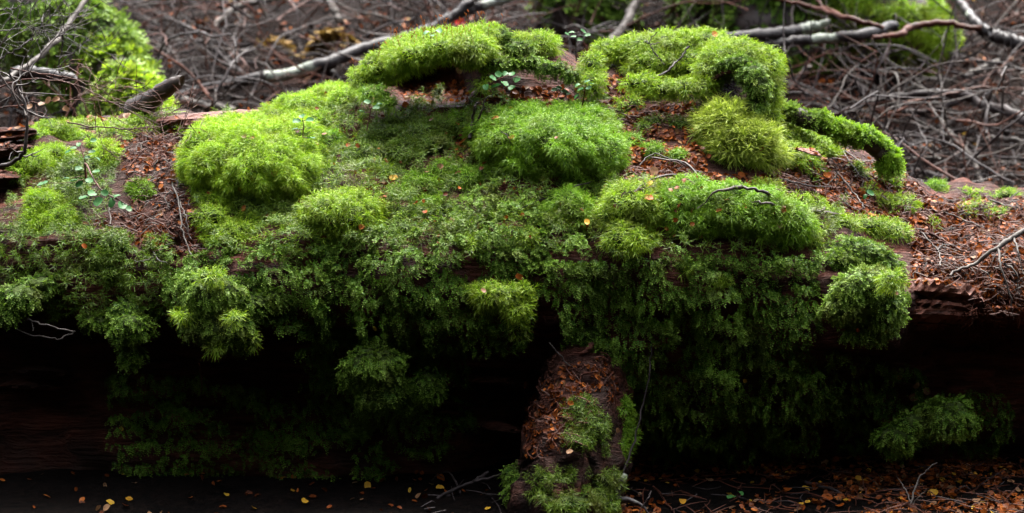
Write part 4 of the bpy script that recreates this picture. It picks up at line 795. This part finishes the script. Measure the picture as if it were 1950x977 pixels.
# ------------------------------------------------------------------ background
def bg_path(path, lift):
    return np.array([ground_hit(q[0], q[1], q[3] if len(q) > 3 else lift) for q in path])
def bg_branch(label, path, mat='lichen', lift=.10, forks=(), cat='branch', sides=10, name='fallen_branch', group=None):
    P = bg_path(path, lift); r = [mm(q[2], p) for q, p in zip(path, P)]; mb = MB(); tube(mb, P, r, sides, max(16, 6 * len(P)), .002, lump=.04); o = mb.build(name, M[mat], None, True); tag(o, label, cat, group)
    for f in forks:
        Pf = bg_path(f, lift); mb = MB(); tube(mb, Pf, [mm(q[2], p) for q, p in zip(f, Pf)], 7, max(12, 5 * len(Pf)), .002); mb.build('side_branch', M[mat], o, True)
    return o
bg_branch('long black branch blotched with pale lichen behind the lime mound', [(300, 200, 8, .04), (380, 172, 9, .08), (480, 152, 11, .10), (560, 140, 12, .12), (620, 122, 13, .14), (700, 90, 11, .16), (800, 62, 10, .18), (860, 30, 9, .20), (900, 18, 10, .2), (975, -8, 9, .2)], forks=[[(850, 38, 8, .2), (880, 15, 8, .22), (910, -8, 7, .24)], [(620, 130, 8, .12), (640, 148, 7, .08), (652, 165, 5, .04)]])
bg_branch('pale bent stick lying behind the red wood strip', [(310, 178, 7, .06), (350, 192, 9), (400, 204, 9), (450, 210, 8)], 'pale_twig', .06)
bg_branch('upper of two pale grey branches in front of the big mossy trunk', [(1330, 80, 8), (1400, 70, 10), (1480, 62, 11), (1540, 52, 9), (1580, 42, 6)], 'lichen', .30)
bg_branch('lower pale grey branch with a broken tip in front of the big mossy trunk', [(1430, 88, 7), (1500, 80, 9), (1570, 74, 10), (1640, 66, 11), (1706, 47, 9)], 'lichen', .28)
bg_branch('smooth pale branch rising behind the notch', [(1150, 105, 8), (1172, 70, 9), (1195, 38, 9), (1218, -8, 9)], 'pale_twig', .2)
bg_branch('cut pale pole leaning in the shade beside the right hump', [(1480, 200, 6, .02), (1510, 165, 7, .1), (1542, 124, 7, .16)], 'pale_twig', .1)
bg_branch('long grey sinuous branch arching across the twig tangle', [(1560, 228, 4, .1), (1620, 208, 5, .14), (1680, 188, 7, .16), (1740, 180, 7, .18), (1800, 178, 8, .18), (1840, 184, 9, .18), (1870, 200, 9, .18), (1920, 212, 10, .18), (1980, 245, 11, .18)], 'twig', .15, [[(1840, 184, 7, .18), (1800, 205, 6, .14), (1750, 215, 5, .1), (1700, 205, 4, .1)]])
bg_branch('thick wet grey branch end poking in at the upper right', [(1860, 58, 9), (1890, 68, 12), (1930, 78, 13), (1990, 100, 14)], 'lichen', .25)
bg_branch('grey branch slanting down to the thick wet branch end', [(1810, -12, 8), (1840, 20, 9), (1862, 45, 9), (1885, 60, 8)], 'lichen', .27)
bg_branch('red-brown twig crossing in front of the mossy root tip', [(1660, 72, 4), (1712, 66, 6), (1735, 52, 7), (1790, 44, 6), (1870, 55, 5)], 'redtwig', .3)
bg_branch('straight reddish twig slanting over the big mossy trunk', [(1440, -10, 4), (1540, 12, 4), (1620, 35, 5), (1680, 52, 4)], 'redtwig', .36, [[(1540, -10, 3), (1570, 12, 3), (1600, 28, 3)]])
bg_branch('short pale upright stump post below the mossy root tip', [(1752, 160, 8, .01), (1751, 130, 9, .06), (1753, 98, 9, .12)], 'lichen', .05)
bg_branch('short pale stick lying in the twigs right of the stump post', [(1815, 150, 5), (1860, 136, 6), (1905, 115, 6)], 'pale_twig', .1)
bg_branch('pale lichened stick leaning on the mossy leaning trunk', [(0, 155, 4, .5), (55, 122, 5, .5), (100, 85, 6, .5), (125, 52, 5.5, .5), (172, -8, 5, .5)], 'pale_twig', .3)
bg_branch('stubby pale log end lying against the mossy leaning trunk', [(20, 140, 10), (60, 138, 12), (110, 146, 12), (140, 150, 9)], 'lichen', .42)
bg_branch('pale stick in the brush above the lichen-blotched branch', [(410, 48, 5), (440, 20, 6), (480, 5, 6), (520, 0, 5)], 'pale_twig', .1)
bg_branch('short greenish peg in the brush above the yellow fern', [(620, -6, 7), (635, 18, 8), (645, 40, 7)], 'pale_twig', .1)
bg_branch('grey stick running up the brush left of the yellow fern', [(400, 90, 4), (430, 115, 5), (465, 140, 5)], 'twig', .05)
bg_branch('grey twig curving through the tangle beyond the litter shelf', [(1700, 420, 4, .05), (1680, 330, 4, .06), (1740, 275, 5, .08), (1770, 240, 4, .1)], 'twig', .06)
bg_branch('pale twig snaking up the tangle at the far right', [(1870, 350, 5), (1850, 300, 5), (1800, 245, 5), (1790, 225, 4)], 'pale_twig', .08)
bg_branch('pale twig end resting on the tangle at the right edge', [(1880, 262, 4), (1920, 266, 5), (1980, 275, 5)], 'pale_twig', .12)
bg_branch('grey stick lying low at the bottom of the tangle', [(1730, 322, 6, .03), (1800, 340, 6, .03), (1860, 355, 6, .03), (1900, 362, 5, .03)], 'twig', .03)
# tangle of bare twigs on the slope
rg = np.random.default_rng(21)
def wild_twig(u, v, ln, r, mat, lift, sd_=5, nr=16):
    p = ground_hit(u, v, lift); a = rg.uniform(0, math.pi); d = np.array([math.cos(a), .45 * math.sin(a) * rg.choice([-1, 1]), .45 * math.sin(a)]); d = nrm(d); n = 6; P = [p]; dd = d.copy()
    for i in range(n - 1):
        dd = nrm(dd + rg.normal(0, .28, 3) + np.array([0, 0, -.05])); q = P[-1] + dd * ln / n; g = float(gz(q[0], q[1])); q[2] = min(max(q[2], g + .004), g + .42); P.append(q)
    mb = MB(); tube(mb, P, np.linspace(r, r * .45, n), sd_, nr, .001)
    if True:
        for i in (2, 3, 4):
            if rg.uniform() < .75:
                d2 = nrm(dd + rg.normal(0, .8, 3)); q = P[i]; tube(mb, [q, q + d2 * ln * .18, q + d2 * ln * .36 + rg.normal(0, .02, 3) + np.array([0, 0, .02])], [r * .5, r * .4, r * .15], min(4, sd_), 7 if nr > 10 else 4)
    return mb
mats_ = ['twig', 'twig', 'twig', 'redtwig', 'pale_twig', 'bark']
TN = {'twig': 'grey', 'redtwig': 'red-brown', 'pale_twig': 'pale', 'bark': 'blackish'}
for i in range(210):
    if i < 120: u, v, zn = rg.uniform(1480, 1990), rg.uniform(60, 380), 'in the tangle on the slope beyond the litter shelf'
    elif i < 180: u, v, zn = rg.uniform(240, 1120), rg.uniform(-30, 200), 'in the brush on the slope behind the left half'
    else: u, v, zn = rg.uniform(-40, 330), rg.uniform(-30, 230), 'in the brush around the mossy leaning trunk'
    mt = mats_[int(rg.integers(0, 6))]; mb = wild_twig(u, v, rg.uniform(.25, .70), rg.uniform(.0022, .0048), mt, rg.uniform(.01, .2))
    tag(mb.build('fallen_twig', M[mt], None, True), f'bare {TN[mt]} twig lying {zn}', 'twig', f'{TN[mt]} twigs {zn}')
for mt, n in (('twig', 800), ('redtwig', 1100), ('pale_twig', 110), ('bark', 500)):
    big = MB()
    for i in range(n):
        x, y = rg.uniform(-2.6, 2.6), rg.uniform(1.0, 3.9); u, v = project(np.array([x, y, float(gz(x, y))]))[0]
        mb = wild_twig(u, v, rg.uniform(.15, .55), rg.uniform(.0015, .0038), mt, rg.uniform(.004, .14), 3, 8)
        big.V += mb.V; big.L += [l + big.n for l in mb.L]; big.S += mb.S; big.A += mb.A; big.B += mb.B; big.n += mb.n
    tag(big.build('twig_tangle', M[mt], None, True), f'dense mass of fine {TN[mt]} twigs covering the slope behind the log', 'twigs', kind='stuff')
# tangle twigs standing in front of the shaded hollow, yellow dead fern, red leaf
def fern(u, v):
    o = None
    for k in range(7):
        p = ground_hit(u + rg.uniform(-10, 10), v + 20, .01); a = rg.uniform(-1.6, 1.6); d = np.array([math.sin(a), -.25, .35]); tip = p + nrm(d) * .13 + np.array([0, 0, .02]); c = (p + tip) / 2 + UP * .03; Q = spline(np.array([p, c, tip]), 12); mb = MB(); tube(mb, Q[::3], [.0015] * 4, 4, 8)
        if o is None: o = mb.build('stem', M['fern'], None); o.name = 'dead_fern'; tag(o, 'yellow-brown withered fern clump behind the lichen-blotched branch', 'fern')
        else: mb.build('stem', M['fern'], o)
        mb = MB()
        for q in Q[2:]:
            for s in (-1, 1):
                V, L, S = LEAFV[int(rg.integers(0, 6))]; dirn = nrm(np.array([s * .8, -.1, .3]) + rg.normal(0, .3, 3)); Rm = rot_to(nrm(UP + rg.normal(0, .5, 3)), rg.uniform(0, 6)); mb.add((V * .032) @ Rm.T + q + dirn * .014, L, S, rg.uniform())
        mb.build('frond', M['fern'], o, True)
fern(588, 105)
p = ground_hit(876, 45, .02); put_leaf(p, UP - FWD, .028, 'leaf_red', 'single bright red leaf on the slope beside the lichen-blotched branch')
for (u, v) in [(56, 205), (92, 192), (107, 190), (80, 200), (125, 208), (240, 222), (232, 222), (245, 220)]:
    p = at_y(u, v, .34); put_leaf(p, UP - FWD * .8, mm(15, p), 'leaf_tan', 'pale pinkish dead leaf hung in the bare twig spray', 'dead leaves hung in the bare twigs')

# mossy trunks behind
def mossy_trunk(label, pts, rads, mat, nsp, leafs, lumpy=.10, seed=0, kind='sprig', thr=-.35):
    root = empty('tree'); tag(root, label, 'tree'); n = 60; sd_n = 30
    Q = spline(np.c_[np.array(pts), np.array(rads)], n); C, r = Q[:, :3], Q[:, 3]; T = nrm(np.gradient(C, axis=0)); A = nrm(np.cross(T, [0, 1., .1])); B = np.cross(T, A); th = np.linspace(0, 2 * math.pi, sd_n, endpoint=False)
    dirs = np.cos(th)[None, :, None] * A[:, None] + np.sin(th)[None, :, None] * B[:, None]; V = C[:, None] + dirs * r[:, None, None]
    k = 1 + lumpy * fnoise(V.reshape(-1, 3), 2.4, seed, 3).reshape(n, sd_n); V = C[:, None] + dirs * (r[:, None] * k)[..., None]
    L, S = grid_faces(n, sd_n, True); obj('trunk', mesh_np('trunk', V.reshape(-1, 3), L, S, True), M['bark'], root)
    mb = MB(); ii = R.integers(0, n - 1, nsp); jj = R.integers(0, sd_n, nsp); f = R.uniform(0, 1, (nsp, 1)); g = R.uniform(0, 1, (nsp, 1)); j2 = (jj + 1) % sd_n
    P = (V[ii, jj] * (1 - f) + V[ii + 1, jj] * f) * (1 - g) + (V[ii, j2] * (1 - f) + V[ii + 1, j2] * f) * g; Nn = dirs[ii, jj]; keep = (fnoise(P, 3.2, seed + 2, 3) > thr) & (Nn[:, 1] < .5); P, Nn = P[keep] + Nn[keep] * .008, Nn[keep]
    if kind == 'sprig': add_sprigs(mb, P, Nn, 8, .035, leafs)
    else: add_tufts(mb, P, Nn, 11, .022, .0022, (.3, 1.2), .2, .5)
    tag(mb.build('moss_coat', M[mat], root), kind='stuff'); return root
b0 = ground_hit(190, 215, 0); gz0 = lambda p: float(gz(p[0], p[1]))
def on(u, v, Y): return at_y(u, v, Y)
mossy_trunk('leaning tree trunk sleeved in bright moss, flaring to a root', [on(235, 250, 1.8), on(205, 185, 1.9), on(165, 130, 1.95), on(105, 75, 2.0), on(45, 10, 2.05), on(-20, -120, 2.15), on(-200, -900, 2.5)], [.10, .105, .115, .125, .125, .12, .12], 'pale', 7500, .014, .20, 1, thr=-.02)
mossy_trunk('root of the mossy leaning trunk running towards the log', [on(300, 250, 1.6), on(262, 195, 1.72), on(225, 150, 1.82), on(180, 110, 1.92)], [.03, .045, .055, .06], 'star', 2400, .012, .16, 2, thr=-.1)
mossy_trunk('massive dark green mossy trunk base filling the upper right background', [on(1520, 160, 2.85), on(1520, 70, 2.85), on(1520, -20, 2.85), on(1510, -200, 2.9), on(1500, -1200, 3.1)], [.33, .36, .36, .34, .28], 'liver', 6000, .018, .14, 3)
mossy_trunk('bright mossy root of the massive trunk, tapering down to the right', [on(1590, -60, 2.68), on(1670, 0, 2.52), on(1730, 48, 2.42), on(1782, 90, 2.36), on(1808, 116, 2.34)], [.17, .135, .09, .055, .02], 'hair', 6500, .008, .10, 4, 'tuft')
mossy_trunk('dark mossy trunk in the background behind the notch', [on(1120, 60, 2.8), on(1100, -20, 2.8), on(1090, -200, 2.9), on(1080, -1200, 3.1)], [.12, .11, .10, .09], 'liver', 1600, .016, .1, 5)

# ------------------------------------------------------------------ the forest around (out of frame): shades the log from the sides and front
def far_tree(x, y, h, r, cr, label, n=420, lean=None):
    root = empty('tree'); tag(root, label, 'tree', 'trees around the clearing'); z = float(gz(x, y)); mb = MB(); lx, ly = lean if lean else R.normal(0, .3, 2)
    tube(mb, [(x, y, z - .3), (x + .1 * lx, y + .1 * ly, z + h * .4), (x + lx, y + ly, z + h)], [r * 1.4, r, r * .35], 12, 24, .01, lump=.03)
    for k in range(7):
        a = R.uniform(0, 6.28); b = np.array([x + lx * .6, y + ly * .6, z + h * R.uniform(.35, .9)]); e = b + np.array([math.cos(a), math.sin(a), .35]) * cr * .8; tube(mb, [b, (b + e) / 2 + UP * .15, e], [r * .3, r * .2, r * .06], 6, 8)
    mb.build('trunk', M['canopy_bark'], root, True)
    c = np.array([x + lx * .7, y + ly * .7, z + h * .68]); D = rand_unit(n) * (R.uniform(.25, 1, (n, 1)) ** .5); P = c + D * np.array([cr, cr, h * .36]); mb = MB(); nn = rand_unit(n); s = R.uniform(.14, .30, n)
    e1, e2 = frame(nn); V = np.stack([P - e1 * s[:, None], P + e2 * s[:, None] * .6, P + e1 * s[:, None], P - e2 * s[:, None] * .6], 1).reshape(-1, 3); mb.add(V, np.arange(4 * n), np.full(n, 4)); tag(mb.build('crown', M['foliage'], root), kind='stuff')
for (x, y, h, r, cr) in [(-2.6, -7.4, 9, .22, 2.2), (.4, -8.2, 10, .26, 2.4), (3.2, -7.6, 9, .2, 2.2), (-5.6, -6.2, 9, .24, 2.3), (6.0, -5.6, 9, .24, 2.3), (-6.6, -2.4, 9, .22, 2.2), (6.8, -1.8, 9, .22, 2.2), (-6.6, 1.6, 9, .22, 2.2), (6.9, 2.4, 9, .22, 2.2), (-1.2, -9.8, 11, .25, 2.4), (2.0, -10, 11, .25, 2.4), (-4.4, -9.2, 11, .25, 2.4), (5.0, -9, 11, .25, 2.4)]:
    far_tree(x, y, h, r, cr, 'tall dark forest tree standing round the clearing', 640)
far_tree(-3.4, -4.2, 6.4, .16, 2.3, 'added unseen leaning tree whose crown blocks sky light at front left', 420, (2.6, .6))  # added out of view: crown over the camera darkens the log's front
far_tree(3.6, -4.0, 6.6, .16, 2.3, 'added unseen leaning tree whose crown blocks sky light at front right', 420, (-2.4, .7))  # second added crown out of view, cutting front sky light from the right
